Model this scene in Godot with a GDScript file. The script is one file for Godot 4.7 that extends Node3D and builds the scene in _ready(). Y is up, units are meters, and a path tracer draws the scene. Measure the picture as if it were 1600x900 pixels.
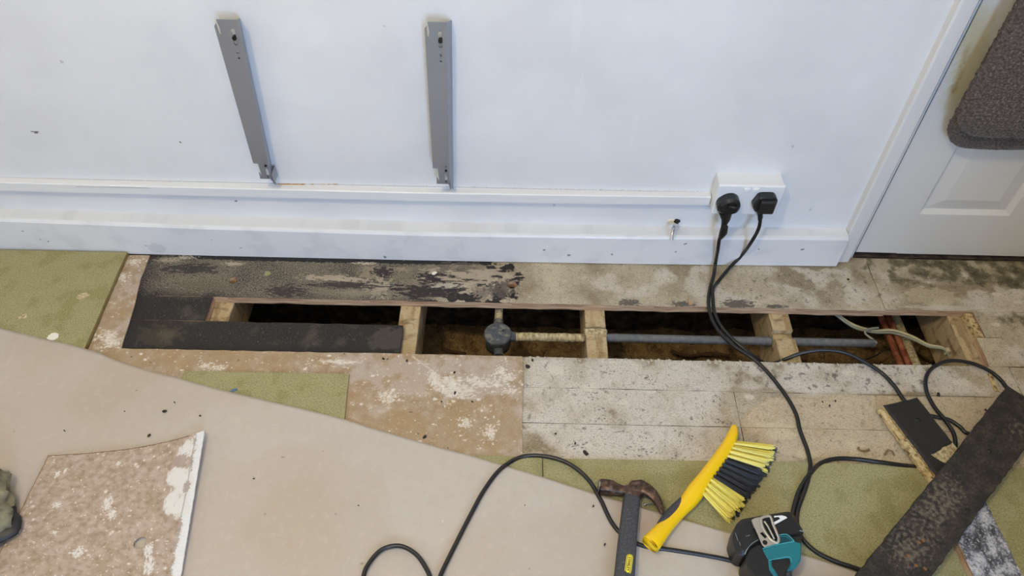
extends Node3D
# A wall with radiator brackets and a socket above a floor with lifted boards. Wall face z = 0, floor top y = 0.

const FPX := 1200.0
const PITCH := deg_to_rad(48.8)
const ROLL := deg_to_rad(1.2)
const EYE := Vector3(0, 1.376, 1.33)

var rng := RandomNumberGenerator.new()
var M := {}
var cam_r: Vector3
var cam_u: Vector3
var cam_f: Vector3

# ---------------------------------------------------------------- helpers: measured points
func ray(px: float, py: float) -> Vector3:
	return cam_r * ((px - 800.0) / FPX) - cam_u * ((py - 450.0) / FPX) + cam_f

func F(px: float, py: float, h := 0.0) -> Vector3:      # a measured point at height h
	var d := ray(px, py)
	return EYE + d * ((h - EYE.y) / d.y)

func W(px: float, py: float, z := 0.0) -> Vector3:      # a measured point at distance z from the wall
	var d := ray(px, py)
	return EYE + d * ((z - EYE.z) / d.z)

func F2(px: float, py: float, h := 0.0) -> Vector2:
	var p := F(px, py, h)
	return Vector2(p.x, p.z)

func poly_f(a: Array, h := 0.0) -> PackedVector2Array:
	var r := PackedVector2Array()
	for k in range(0, a.size(), 2):
		r.append(F2(a[k], a[k + 1], h))
	return r

func pv(a: Array) -> PackedVector2Array:
	var r := PackedVector2Array()
	for k in range(0, a.size(), 2):
		r.append(Vector2(a[k], a[k + 1]))
	return r

func rect(x0: float, y0: float, x1: float, y1: float) -> PackedVector2Array:
	return PackedVector2Array([Vector2(x0, y0), Vector2(x1, y0), Vector2(x1, y1), Vector2(x0, y1)])

func circle(c: Vector2, r: float, n := 16, ry := -1.0) -> PackedVector2Array:
	var a := PackedVector2Array()
	for i in n:
		var t := TAU * i / n
		a.append(c + Vector2(cos(t) * r, sin(t) * (r if ry < 0 else ry)))
	return a

func capsule(a: Vector2, b: Vector2, r: float, n := 8) -> PackedVector2Array:
	var o := PackedVector2Array()
	var d := (b - a).angle()
	for i in n + 1:
		o.append(b + Vector2.from_angle(d - PI / 2 + PI * i / n) * r)
	for i in n + 1:
		o.append(a + Vector2.from_angle(d + PI / 2 + PI * i / n) * r)
	return o

func round_poly(p: PackedVector2Array, r: float, n := 4) -> PackedVector2Array:
	var o := PackedVector2Array()
	for i in p.size():
		var a := p[(i + p.size() - 1) % p.size()]
		var b := p[i]
		var c := p[(i + 1) % p.size()]
		var ra: float = min(r, a.distance_to(b) * 0.45)
		var rc: float = min(r, c.distance_to(b) * 0.45)
		var s := b + (a - b).normalized() * ra
		var e := b + (c - b).normalized() * rc
		for k in n + 1:
			var t := float(k) / n
			o.append(s.lerp(b, t).lerp(b.lerp(e, t), t))
	return o

func jag(p: PackedVector2Array, step: float, amp: float, sd: int) -> PackedVector2Array:
	var g := RandomNumberGenerator.new()
	g.seed = sd
	var o := PackedVector2Array()
	for i in p.size():
		var a := p[i]
		var b := p[(i + 1) % p.size()]
		var n: int = max(1, int(a.distance_to(b) / step))
		var nr := (b - a).normalized().orthogonal()
		for k in n:
			o.append(a.lerp(b, float(k) / n) + nr * g.randf_range(-amp, amp))
	return o

func cr(pts: Array, per: int) -> Array:                 # a smooth path through the points
	var o := []
	for i in pts.size() - 1:
		var p0 = pts[max(i - 1, 0)]
		var p1 = pts[i]
		var p2 = pts[i + 1]
		var p3 = pts[min(i + 2, pts.size() - 1)]
		for k in per:
			var t := float(k) / per
			o.append(p1 * 1.0 + (p2 - p0) * (0.5 * t) + (p0 * 2.0 - p1 * 5.0 + p2 * 4.0 - p3) * (0.5 * t * t) + (p1 * 3.0 - p0 - p2 * 3.0 + p3) * (0.5 * t * t * t))
	o.append(pts[-1])
	return o

func crf(v: Array, per: int) -> Array:
	return cr(v, per)

# ---------------------------------------------------------------- helpers: shapes
func new_st() -> SurfaceTool:
	var st := SurfaceTool.new()
	st.begin(Mesh.PRIMITIVE_TRIANGLES)
	return st

func tri(st: SurfaceTool, a: Vector3, b: Vector3, c: Vector3, out: Vector3, uv := []) -> void:
	var flip := (c - a).cross(b - a).dot(out) < 0.0
	var v := [a, c, b] if flip else [a, b, c]
	var u := uv
	if uv.size() == 3 and flip:
		u = [uv[0], uv[2], uv[1]]
	for i in 3:
		if u.size() == 3:
			st.set_uv(u[i])
		st.add_vertex(v[i])

func quad(st: SurfaceTool, a: Vector3, b: Vector3, c: Vector3, d: Vector3, out: Vector3, uv := []) -> void:
	if uv.size() == 4:
		tri(st, a, b, c, out, [uv[0], uv[1], uv[2]])
		tri(st, a, c, d, out, [uv[0], uv[2], uv[3]])
	else:
		tri(st, a, b, c, out)
		tri(st, a, c, d, out)

func done(st: SurfaceTool, mat: Material, to: ArrayMesh = null) -> ArrayMesh:
	st.generate_normals()
	var m := st.commit(to)
	m.surface_set_material(m.get_surface_count() - 1, mat)
	return m

func put3(p: Vector2, d: float, axis: String) -> Vector3:
	match axis:
		"y": return Vector3(p.x, d, p.y)
		"z": return Vector3(p.x, p.y, d)
	return Vector3(d, p.y, p.x)

func inset(p: PackedVector2Array, b: float) -> PackedVector2Array:
	var s := -1.0 if Geometry2D.is_polygon_clockwise(p) else 1.0
	var o := PackedVector2Array()
	for i in p.size():
		var d1 := (p[i] - p[(i + p.size() - 1) % p.size()]).normalized()
		var d2 := (p[(i + 1) % p.size()] - p[i]).normalized()
		var n1 := d1.orthogonal() * s
		var n2 := d2.orthogonal() * s
		var bi := n1 + n2
		var l: float = max(bi.length_squared(), 0.5)
		o.append(p[i] - bi * (2.0 * b / l) * 1.0)
	return o

# a prism of the outline between d0 and d1 along an axis, its far edge chamfered by b; surface 0 is the cap and chamfer, surface 1 the rest
func ex(p: PackedVector2Array, d0: float, d1: float, m0: Material, axis := "y", b := 0.0, m1: Material = null, holes := [], uvr := Rect2(0, 0, 1, 1)) -> ArrayMesh:
	var ax := put3(Vector2.ZERO, 1.0, axis)
	if d1 < d0:
		ax = -ax
	var st := new_st()
	st.set_smooth_group(-1)
	var rest := st
	if m1:
		rest = new_st()
		rest.set_smooth_group(-1)
	var uvf := func(q: Vector2) -> Vector2: return (q - uvr.position) / uvr.size
	var s := -1.0 if Geometry2D.is_polygon_clockwise(p) else 1.0
	var top := p if b <= 0.0 else fix_inset(p, b, s)
	var cap := top
	for hole: PackedVector2Array in holes:
		cap = keyhole(cap, hole)
	var ids := Geometry2D.triangulate_polygon(cap)
	while ids.is_empty() and b > 0.0002:                 # too deep a chamfer for this outline
		b *= 0.6
		top = fix_inset(p, b, s)
		cap = top
		for hole: PackedVector2Array in holes:
			cap = keyhole(cap, hole)
		ids = Geometry2D.triangulate_polygon(cap)
	if ids.is_empty():
		push_warning("an outline could not be filled")
	for k in range(0, ids.size(), 3):
		var q0 := cap[ids[k]]
		var q1 := cap[ids[k + 1]]
		var q2 := cap[ids[k + 2]]
		tri(st, put3(q0, d1, axis), put3(q1, d1, axis), put3(q2, d1, axis), ax, [uvf.call(q0), uvf.call(q1), uvf.call(q2)])
	var base := p
	for hole: PackedVector2Array in holes:
		base = keyhole(base, hole)
	var ids2 := ids if b <= 0.0 else Geometry2D.triangulate_polygon(base)
	for k in range(0, ids2.size(), 3):
		tri(rest, put3(base[ids2[k]], d0, axis), put3(base[ids2[k + 1]], d0, axis), put3(base[ids2[k + 2]], d0, axis), -ax, [uvf.call(base[ids2[k]]), uvf.call(base[ids2[k + 1]]), uvf.call(base[ids2[k + 2]])])
	var dm: float = d1 - b * sign(d1 - d0)
	for i in p.size():
		var j := (i + 1) % p.size()
		var n2 := (p[j] - p[i]).normalized().orthogonal() * s
		var out := put3(n2, 0.0, axis)
		var uq := [uvf.call(p[i]), uvf.call(p[j]), uvf.call(p[j]), uvf.call(p[i])]
		quad(rest, put3(p[i], d0, axis), put3(p[j], d0, axis), put3(p[j], dm, axis), put3(p[i], dm, axis), out, uq)
		if b > 0.0:
			quad(st, put3(p[i], dm, axis), put3(p[j], dm, axis), put3(top[j], d1, axis), put3(top[i], d1, axis), out + ax, uq)
	for hole: PackedVector2Array in holes:
		var hs := 1.0 if Geometry2D.is_polygon_clockwise(hole) else -1.0
		for i in hole.size():
			var j := (i + 1) % hole.size()
			var n3 := (hole[j] - hole[i]).normalized().orthogonal() * hs
			quad(rest, put3(hole[i], d0, axis), put3(hole[j], d0, axis), put3(hole[j], d1, axis), put3(hole[i], d1, axis), put3(n3, 0.0, axis), [uvf.call(hole[i]), uvf.call(hole[j]), uvf.call(hole[j]), uvf.call(hole[i])])
	var m := done(st, m0)
	if m1:
		m = done(rest, m1, m)
	return m

func fix_inset(p: PackedVector2Array, b: float, s: float) -> PackedVector2Array:
	var o := PackedVector2Array()
	for i in p.size():
		var n1 := (p[i] - p[(i + p.size() - 1) % p.size()]).normalized().orthogonal() * s
		var n2 := (p[(i + 1) % p.size()] - p[i]).normalized().orthogonal() * s
		var bi := (n1 + n2)
		if bi.length() < 0.2:
			bi = n1
		var c: float = max(0.4, bi.normalized().dot(n1))
		o.append(p[i] - bi.normalized() * (b / c))
	return o

func keyhole(p: PackedVector2Array, hole: PackedVector2Array) -> PackedVector2Array:
	var h := hole.duplicate()
	if Geometry2D.is_polygon_clockwise(h) == Geometry2D.is_polygon_clockwise(p):
		h.reverse()
	var bi := 0
	var bj := 0
	var best := INF
	for i in p.size():
		for j in h.size():
			var d := p[i].distance_squared_to(h[j])
			if d < best:
				best = d
				bi = i
				bj = j
	var o := PackedVector2Array()
	for i in bi + 1:
		o.append(p[i])
	for j in h.size() + 1:
		o.append(h[(bj + j) % h.size()])
	for i in range(bi, p.size()):
		o.append(p[i])
	return o

func bx(lo: Vector3, hi: Vector3, mat: Material, b := 0.0) -> ArrayMesh:
	return ex(rect(lo.x, lo.z, hi.x, hi.z), lo.y, hi.y, mat, "y", b)

# a swept tube whose half widths may change along the path; e > 2 makes it squarer
func loft(pts: Array, rx: Array, ry: Array, mat: Material, n := 12, up := Vector3.UP, e := 2.0, caps := true, rough := 0.0, nfreq := 40.0) -> ArrayMesh:
	var st := new_st()
	var rings := []
	var noise := FastNoiseLite.new()
	noise.frequency = nfreq
	noise.seed = pts.size()
	var L := 0.0
	var ls := []
	for i in pts.size():
		if i > 0:
			L += pts[i].distance_to(pts[i - 1])
		ls.append(L)
		var t: Vector3 = (pts[min(i + 1, pts.size() - 1)] - pts[max(i - 1, 0)]).normalized()
		var side := t.cross(up).normalized()
		var nr := side.cross(t).normalized()
		var ring := []
		for k in n:
			var a := TAU * k / n
			var c := cos(a)
			var s := sin(a)
			var ox: float = sign(c) * pow(abs(c), 2.0 / e) * rx[min(i, rx.size() - 1)]
			var oy: float = sign(s) * pow(abs(s), 2.0 / e) * ry[min(i, ry.size() - 1)]
			var q: Vector3 = pts[i] + side * ox + nr * oy
			if rough > 0.0:
				q += (side * ox + nr * oy).normalized() * noise.get_noise_3dv(q) * rough
			ring.append(q)
		rings.append(ring)
	st.set_smooth_group(0)
	for i in pts.size() - 1:
		for k in n:
			var k2 := (k + 1) % n
			var out: Vector3 = rings[i][k] + rings[i][k2] - pts[i] * 2.0 + rings[i + 1][k] + rings[i + 1][k2] - pts[i + 1] * 2.0
			var u0 := float(k) / n
			var u1 := float(k + 1) / n
			quad(st, rings[i][k], rings[i][k2], rings[i + 1][k2], rings[i + 1][k], out, [Vector2(ls[i], u0), Vector2(ls[i], u1), Vector2(ls[i + 1], u1), Vector2(ls[i + 1], u0)])
	if caps:
		st.set_smooth_group(1)
		for q in [[0, 1], [pts.size() - 1, pts.size() - 2]]:
			var o: Vector3 = pts[q[0]] - pts[q[1]]
			for k in n:
				tri(st, pts[q[0]], rings[q[0]][k], rings[q[0]][(k + 1) % n], o, [Vector2(0, 0), Vector2(0, 0), Vector2(0, 0)])
	return done(st, mat)

func tube(pts: Array, r: float, mat: Material, per := 8, n := 10) -> ArrayMesh:
	return loft(cr(pts, per), [r], [r], mat, n)

func strand(st: SurfaceTool, a: Vector3, b: Vector3, r0: float, r1: float) -> void:
	var t := (b - a).normalized()
	var s := t.cross(Vector3.UP).normalized()
	var u := s.cross(t)
	for k in 4:
		var o1 := s * cos(TAU * k / 4) + u * sin(TAU * k / 4)
		var o2 := s * cos(TAU * (k + 1) / 4) + u * sin(TAU * (k + 1) / 4)
		quad(st, a + o1 * r0, a + o2 * r0, b + o2 * r1, b + o1 * r1, o1 + o2)
	quad(st, b + s * r1, b + u * r1, b - s * r1, b - u * r1, t)

# a lump: an ellipsoid pushed in and out by noise
func lump(c: Vector3, r: Vector3, mat: Material, amp: float, freq: float, sd: int, rings := 20, n := 32) -> ArrayMesh:
	var noise := FastNoiseLite.new()
	noise.seed = sd
	noise.frequency = freq
	var st := new_st()
	var at := func(i: int, k: int) -> Vector3:
		var th := PI * i / rings
		var ph := TAU * (k % n) / n
		var d := Vector3(sin(th) * cos(ph), cos(th), sin(th) * sin(ph))
		return c + d * r * (1.0 + amp * noise.get_noise_3dv(c + d * r))
	for i in rings:
		for k in n:
			var a: Vector3 = at.call(i, k)
			var b: Vector3 = at.call(i, k + 1)
			var d: Vector3 = at.call(i + 1, k)
			var e: Vector3 = at.call(i + 1, k + 1)
			var uv := [Vector2(float(k) / n, float(i) / rings), Vector2(float(k + 1) / n, float(i) / rings), Vector2(float(k + 1) / n, float(i + 1) / rings), Vector2(float(k) / n, float(i + 1) / rings)]
			quad(st, a, b, e, d, (a + e) * 0.5 - c, uv)
	return done(st, mat)

# ---------------------------------------------------------------- helpers: nodes
func numbered(called: String) -> String:
	if not has_node(NodePath(called)):
		return called
	var k := 1
	while has_node(NodePath("%s_%03d" % [called, k])):
		k += 1
	return "%s_%03d" % [called, k]

func thing(called: String, label: String, category: String, at := Vector3.ZERO, group := "") -> Node3D:
	var o := Node3D.new()
	o.name = numbered(called)
	o.position = at
	add_child(o, true)
	o.set_meta("label", label)
	o.set_meta("category", category)
	if group:
		o.set_meta("group", group)
	return o

func single(called: String, mesh: Mesh, label: String, category: String, group := "") -> MeshInstance3D:
	var o := MeshInstance3D.new()
	o.name = numbered(called)
	o.mesh = mesh
	add_child(o, true)
	o.set_meta("label", label)
	o.set_meta("category", category)
	if group:
		o.set_meta("group", group)
	return o

func part(root: Node3D, called: String, mesh: Mesh, label := "") -> MeshInstance3D:  # the mesh is laid out in the scene's own metres
	var o := MeshInstance3D.new()
	o.name = called
	var k := 1
	while root.has_node(NodePath(String(o.name))):
		o.name = "%s_%03d" % [called, k]
		k += 1
	o.mesh = mesh
	o.position = -(root.position if root.get_parent() == self else root.position + root.get_parent().position)
	if root.get_parent() != self:
		o.position = Vector3.ZERO
	root.add_child(o, true)
	if label:
		o.set_meta("label", label)
	return o

func setting(called: String, mesh: Mesh, label: String) -> MeshInstance3D:
	var o := MeshInstance3D.new()
	o.name = called
	o.mesh = mesh
	add_child(o, true)
	o.set_meta("kind", "structure")
	o.set_meta("label", label)
	return o

func setting_root(called: String, label: String) -> Node3D:
	var o := Node3D.new()
	o.name = called
	add_child(o, true)
	o.set_meta("kind", "structure")
	o.set_meta("label", label)
	return o

# ---------------------------------------------------------------- helpers: textures
func nz(w: int, h: int, freq: float, sd: int, oct := 4, type := FastNoiseLite.TYPE_SIMPLEX_SMOOTH, sx := 1.0, sy := 1.0, ridged := false) -> Image:
	var n := FastNoiseLite.new()
	n.noise_type = type
	n.seed = sd
	n.frequency = freq
	n.fractal_octaves = oct
	if ridged:
		n.fractal_type = FastNoiseLite.FRACTAL_RIDGED
	if oct <= 1:
		n.fractal_type = FastNoiseLite.FRACTAL_NONE
	var im := n.get_image(int(w / sx), int(h / sy), false, false, true)
	if im.get_format() != Image.FORMAT_L8:
		im.convert(Image.FORMAT_L8)
	if im.get_width() != w or im.get_height() != h:
		im.resize(w, h, Image.INTERPOLATE_CUBIC)
	return im

func c8(r: int, g: int, b: int, a := 1.0) -> Color:
	return Color(r / 255.0, g / 255.0, b / 255.0, a)

func canvas(w: int, h: int, c: Color) -> Image:
	var im := Image.create_empty(w, h, false, Image.FORMAT_RGBA8)
	im.fill(c)
	return im

# lays colours over an image where a noise (shifted by a mask, 128 = no shift) reaches the stops [value, colour]
func lay(dst: Image, n: Image, stops: Array, mask: Image = null) -> void:
	var lut := PackedInt32Array()
	lut.resize(256)
	for i in 256:
		var v := i / 255.0
		var c: Color = stops[0][1]
		for k in stops.size():
			if v >= stops[k][0]:
				c = stops[k][1]
				if k + 1 < stops.size() and stops[k + 1][0] > stops[k][0]:
					c = c.lerp(stops[k + 1][1], clampf((v - stops[k][0]) / (stops[k + 1][0] - stops[k][0]), 0.0, 1.0))
		lut[i] = c.to_abgr32()
	var src := n.get_data()
	var out := PackedInt32Array()
	out.resize(src.size())
	if mask:
		var ms := mask.get_data()
		for i in src.size():
			out[i] = lut[clampi(src[i] + 2 * (ms[i] - 128), 0, 255)]
	else:
		for i in src.size():
			out[i] = lut[src[i]]
	dst.blend_rect(Image.create_from_data(n.get_width(), n.get_height(), false, Image.FORMAT_RGBA8, out.to_byte_array()), Rect2i(0, 0, n.get_width(), n.get_height()), Vector2i.ZERO)

# a soft mask from blobs [x, y, half width, half height, weight] in the texture's own metres; base and weights in -1 .. 1
func field(w: int, h: int, r: Rect2, blobs: Array, base := -1.0, soft := 0.35) -> Image:
	var sw := w / 8
	var sh := h / 8
	var d := PackedByteArray()
	d.resize(sw * sh)
	for y in sh:
		for x in sw:
			var p := r.position + Vector2((x + 0.5) / sw, (y + 0.5) / sh) * r.size
			var v := base
			for b in blobs:
				var l := Vector2((p.x - b[0]) / b[2], (p.y - b[1]) / b[3])
				var q: float = max(abs(l.x), abs(l.y)) * 0.5 + l.length() * 0.5
				var t := clampf((1.0 + soft - q) / (2.0 * soft), 0.0, 1.0)
				v = lerpf(v, b[4], t * t * (3.0 - 2.0 * t))
			d[y * sw + x] = int(clampf(v * 0.5 + 0.5, 0.0, 1.0) * 255.0)
	var im := Image.create_from_data(sw, sh, false, Image.FORMAT_L8, d)
	im.resize(w, h, Image.INTERPOLATE_CUBIC)
	return im

# a splash: many small dabs gathered round a point
func splash(im: Image, r: Rect2, x: float, y: float, rx: float, ry: float, c: Color, n: int, g: RandomNumberGenerator, size := 0.16) -> void:
	for k in n:
		var q := Vector2.from_angle(g.randf() * TAU) * sqrt(g.randf()) * g.randf_range(0.5, 1.15)
		var t := g.randf_range(0.35, 1.0) * size
		spot(im, r, x + q.x * rx, y + q.y * ry, rx * t * g.randf_range(0.7, 1.6), ry * t * g.randf_range(0.7, 1.6), c, g.randi(), 0.9)

func scratch(im: Image, r: Rect2, n: int, lo: float, hi: float, c: Color, g: RandomNumberGenerator) -> void:
	var w := im.get_width()
	var h := im.get_height()
	for k in n:
		var p := Vector2(g.randf() * w, g.randf() * h)
		var d := Vector2.from_angle(g.randf() * TAU)
		var bend := g.randf_range(-0.04, 0.04)
		var steps := int(g.randf_range(lo, hi) / r.size.x * w)
		for i in steps:
			p += d
			d = d.rotated(bend)
			if p.x >= 0 and p.y >= 0 and p.x < w and p.y < h:
				im.set_pixel(int(p.x), int(p.y), im.get_pixel(int(p.x), int(p.y)).lerp(Color(c.r, c.g, c.b), c.a))

func spot(im: Image, r: Rect2, x: float, y: float, rx: float, ry: float, c: Color, sd: int, amp := 0.5) -> void:
	var w := im.get_width()
	var h := im.get_height()
	var noise := FastNoiseLite.new()
	noise.seed = sd
	noise.frequency = 0.9
	var cx := (x - r.position.x) / r.size.x * w
	var cy := (y - r.position.y) / r.size.y * h
	var ax := rx / r.size.x * w
	var ay := ry / r.size.y * h
	for py in range(int(max(0.0, cy - ay * 1.6)), int(min(h - 1.0, cy + ay * 1.6)) + 1):
		for px in range(int(max(0.0, cx - ax * 1.6)), int(min(w - 1.0, cx + ax * 1.6)) + 1):
			var l := Vector2((px - cx) / max(ax, 0.01), (py - cy) / max(ay, 0.01))
			var q := l.length() + noise.get_noise_2d(l.x * 2.0, l.y * 2.0) * amp
			var a := clampf((1.1 - q) / 0.2, 0.0, 1.0) * c.a
			if a > 0.0:
				im.set_pixel(px, py, im.get_pixel(px, py).lerp(Color(c.r, c.g, c.b), a))

func tex(im: Image) -> ImageTexture:
	im.generate_mipmaps()
	return ImageTexture.create_from_image(im)

func bumps(im: Image, strength: float, shrink := 1) -> ImageTexture:
	var g: Image = im.duplicate()
	g.clear_mipmaps()
	g.convert(Image.FORMAT_RGB8)
	if shrink > 1:
		g.resize(im.get_width() / shrink, im.get_height() / shrink, Image.INTERPOLATE_TRILINEAR)
	g.convert(Image.FORMAT_RGBA8)
	g.bump_map_to_normal_map(strength)
	return ImageTexture.create_from_image(g)

func mat(called: String, c: Color, rough := 0.7, metal := 0.0) -> StandardMaterial3D:
	var m := StandardMaterial3D.new()
	m.resource_name = called
	m.albedo_color = c
	m.roughness = rough
	m.metallic = metal
	M[called] = m
	return m

func textured(called: String, im: Image, rough := 0.8, bump := 0.0, shrink := 1) -> StandardMaterial3D:
	var m := mat(called, Color.WHITE, rough)
	if bump > 0.0:
		m.normal_enabled = true
		m.normal_texture = bumps(im, bump, shrink)
	m.albedo_texture = tex(im)
	return m

func tri_mat(called: String, im: Image, per_metre: Vector3, rough := 0.8, bump := 0.0) -> StandardMaterial3D:
	var m := textured(called, im, rough, bump)
	m.uv1_triplanar = true
	m.uv1_scale = per_metre
	return m

# ---------------------------------------------------------------- materials
const FLOOR_R := Rect2(-1.32, 0.0, 2.82, 1.0575)
const HARD_R := Rect2(-1.0, 0.0, 1.06, 0.62)

func clear(c: Color) -> Color:
	return Color(c.r, c.g, c.b, 0.0)

func make_floor_texture() -> Image:
	var w := 2048
	var h := 768
	var r := FLOOR_R
	var im := canvas(w, h, c8(176, 164, 140))
	lay(im, nz(w, h, 0.006, 1, 4), [[0.25, c8(138, 124, 98, 0.9)], [0.5, c8(170, 156, 130, 0.2)], [0.75, c8(192, 180, 154, 0.9)]])
	# grey cement film on the boards in the middle
	var film := field(w, h, r, [[0.24, 0.46, 0.24, 0.16, 0.35], [0.7, 0.36, 0.5, 0.05, 0.25], [0.6, 0.1, 0.5, 0.08, -0.1], [1.3, 0.2, 0.3, 0.2, 0.0]], -0.9)
	lay(im, nz(w, h, 0.012, 2, 5), [[0.42, c8(194, 184, 170, 0.0)], [0.55, c8(194, 184, 170, 0.85)], [0.8, c8(208, 200, 188, 0.9)]], film)
	# tan boards to the right
	var tan := field(w, h, r, [[0.9, 0.49, 0.42, 0.085, 0.6]], -1.0, 0.06)
	lay(im, nz(w, h, 0.02, 3, 4), [[0.45, c8(178, 158, 126, 0.0)], [0.5, c8(178, 158, 126, 0.9)], [1.0, c8(194, 176, 146, 0.9)]], tan)
	# grey dirt towards the door
	var dirt := field(w, h, r, [[1.25, 0.02, 0.42, 0.09, 0.15], [1.3, 0.2, 0.25, 0.05, -0.1]], -0.8, 0.5)
	lay(im, nz(w, h, 0.03, 4, 5), [[0.4, c8(96, 88, 60, 0.0)], [0.65, c8(92, 84, 58, 0.8)], [1.0, c8(52, 48, 36, 0.95)]], dirt)
	# fine grain
	lay(im, nz(w, h, 0.25, 5, 3), [[0.0, c8(78, 70, 58, 0.35)], [0.4, c8(100, 90, 76, 0.0)], [0.62, c8(220, 212, 196, 0.0)], [1.0, c8(230, 224, 210, 0.35)]])
	lay(im, nz(w, h, 0.07, 6, 5), [[0.0, c8(104, 92, 74, 0.5)], [0.34, c8(120, 108, 88, 0.0)], [0.66, c8(210, 202, 186, 0.0)], [0.92, c8(216, 208, 194, 0.55)]])
	# small dark pits gathered in groups
	var pits := field(w, h, r, [[0.2, 0.46, 0.3, 0.14, -0.05], [0.8, 0.1, 0.4, 0.07, 0.0], [0.75, 0.36, 0.3, 0.05, 0.08], [1.15, 0.3, 0.25, 0.3, -0.05]], -0.45)
	lay(im, nz(w, h, 0.06, 7, 5), [[0.72, c8(70, 66, 66, 0.0)], [0.82, c8(86, 80, 76, 0.5)], [1.0, c8(64, 60, 60, 0.7)]], pits)
	for a in [[0.27, 0.533, 0.03, 0.022], [0.35, 0.525, 0.03, 0.02], [0.26, 0.565, 0.03, 0.018], [0.145, 0.548, 0.018, 0.016], [0.445, 0.483, 0.018, 0.01], [0.44, 0.427, 0.018, 0.012], [0.18, 0.42, 0.02, 0.02], [0.3, 0.38, 0.02, 0.012], [0.21, 0.36, 0.02, 0.012], [0.19, 0.47, 0.015, 0.03], [0.34, 0.57, 0.02, 0.01]]:
		for k in 14:
			spot(im, r, a[0] + rng.randfn(0.0, a[2] * 0.6), a[1] + rng.randfn(0.0, a[3] * 0.6), rng.randf_range(0.0008, 0.0028), rng.randf_range(0.0008, 0.002), c8(86, 82, 80, 0.65), rng.randi(), 0.8)
	for a in [[0.168, 0.403, 0.017, 0.009], [0.51, 0.418, 0.011, 0.007], [0.24, 0.44, 0.01, 0.006], [0.30, 0.41, 0.012, 0.005], [1.16, 0.113, 0.014, 0.006], [1.2, 0.135, 0.012, 0.006], [1.12, 0.205, 0.01, 0.006], [0.98, 0.37, 0.018, 0.01], [0.74, 0.35, 0.015, 0.008], [0.1, 0.36, 0.02, 0.012]]:
		spot(im, r, a[0], a[1], a[2], a[3], c8(214, 206, 188, 0.75), rng.randi(), 0.6)
	for a in [[0.55, 0.488, 0.045, 0.007], [0.56, 0.508, 0.03, 0.012], [0.6, 0.552, 0.02, 0.012], [0.7, 0.535, 0.012, 0.02]]:
		spot(im, r, a[0], a[1], a[2], a[3], c8(206, 192, 156, 0.6), rng.randi(), 0.5)
	for a in [[0.275, 0.163, 0.025, 0.011], [0.4, 0.164, 0.028, 0.008], [0.53, 0.16, 0.034, 0.014], [0.62, 0.165, 0.025, 0.006]]:
		spot(im, r, a[0], a[1], a[2], a[3], c8(84, 78, 72, 0.9), rng.randi(), 0.9)
	spot(im, r, 1.0, 0.125, 0.06, 0.03, c8(186, 174, 144, 0.7), 77, 0.5)
	spot(im, r, 1.02, 0.158, 0.09, 0.008, c8(206, 200, 186, 0.6), 78, 0.9)
	# hairline cracks in the film
	lay(im, nz(w, h, 0.012, 14, 4, FastNoiseLite.TYPE_SIMPLEX_SMOOTH, 1.0, 1.0, true), [[0.88, c8(112, 102, 90, 0.0)], [0.95, c8(108, 98, 86, 0.55)]])
	lay(im, nz(w, h, 0.4, 15, 2), [[0.1, c8(84, 76, 66, 0.45)], [0.4, c8(120, 110, 96, 0.0)], [0.6, c8(220, 212, 198, 0.0)], [0.9, c8(226, 220, 206, 0.4)]])
	# the black bituminous patch by the wall
	var black := field(w, h, r, [[-0.56, 0.16, 0.56, 0.20, 0.9], [-0.12, 0.09, 0.14, 0.10, 0.0]], -1.0, 0.25)
	lay(im, nz(w, h, 0.03, 8, 5), [[0.46, c8(38, 34, 32, 0.0)], [0.5, c8(32, 28, 27, 0.96)], [1.0, c8(36, 32, 30, 0.98)]], black)
	var dust := field(w, h, r, [[-0.5, 0.1, 0.5, 0.11, 0.2], [-0.56, 0.25, 0.4, 0.085, -0.14], [-0.45, 0.16, 0.2, 0.02, 0.15], [-0.6, 0.135, 0.08, 0.03, 0.2], [-0.3, 0.155, 0.14, 0.014, 0.25]], -1.0, 0.4)
	lay(im, nz(w, h, 0.012, 16, 5), [[0.4, c8(66, 60, 52, 0.0)], [0.6, c8(78, 71, 60, 0.6)], [0.9, c8(98, 89, 73, 0.75)]], dust)
	lay(im, nz(w, h, 0.42, 9, 3), [[0.5, c8(110, 102, 90, 0.0)], [0.68, c8(120, 112, 98, 0.7)], [1.0, c8(160, 152, 134, 0.9)]], dust)
	var dark_strip := field(w, h, r, [[-0.45, 0.046, 0.42, 0.012, 0.7]], -1.0, 0.5)  # darker strip along the foot of the skirting
	lay(im, nz(w, h, 0.08, 11, 4), [[0.45, c8(30, 30, 34, 0.0)], [0.6, c8(34, 34, 38, 0.9)]], dark_strip)
	# patches measured on the strip behind the opening: pixel, half sizes in pixels, colour
	var tanc := c8(168, 154, 134)
	var blk := c8(44, 38, 40)
	var gry := c8(112, 102, 90)
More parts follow.
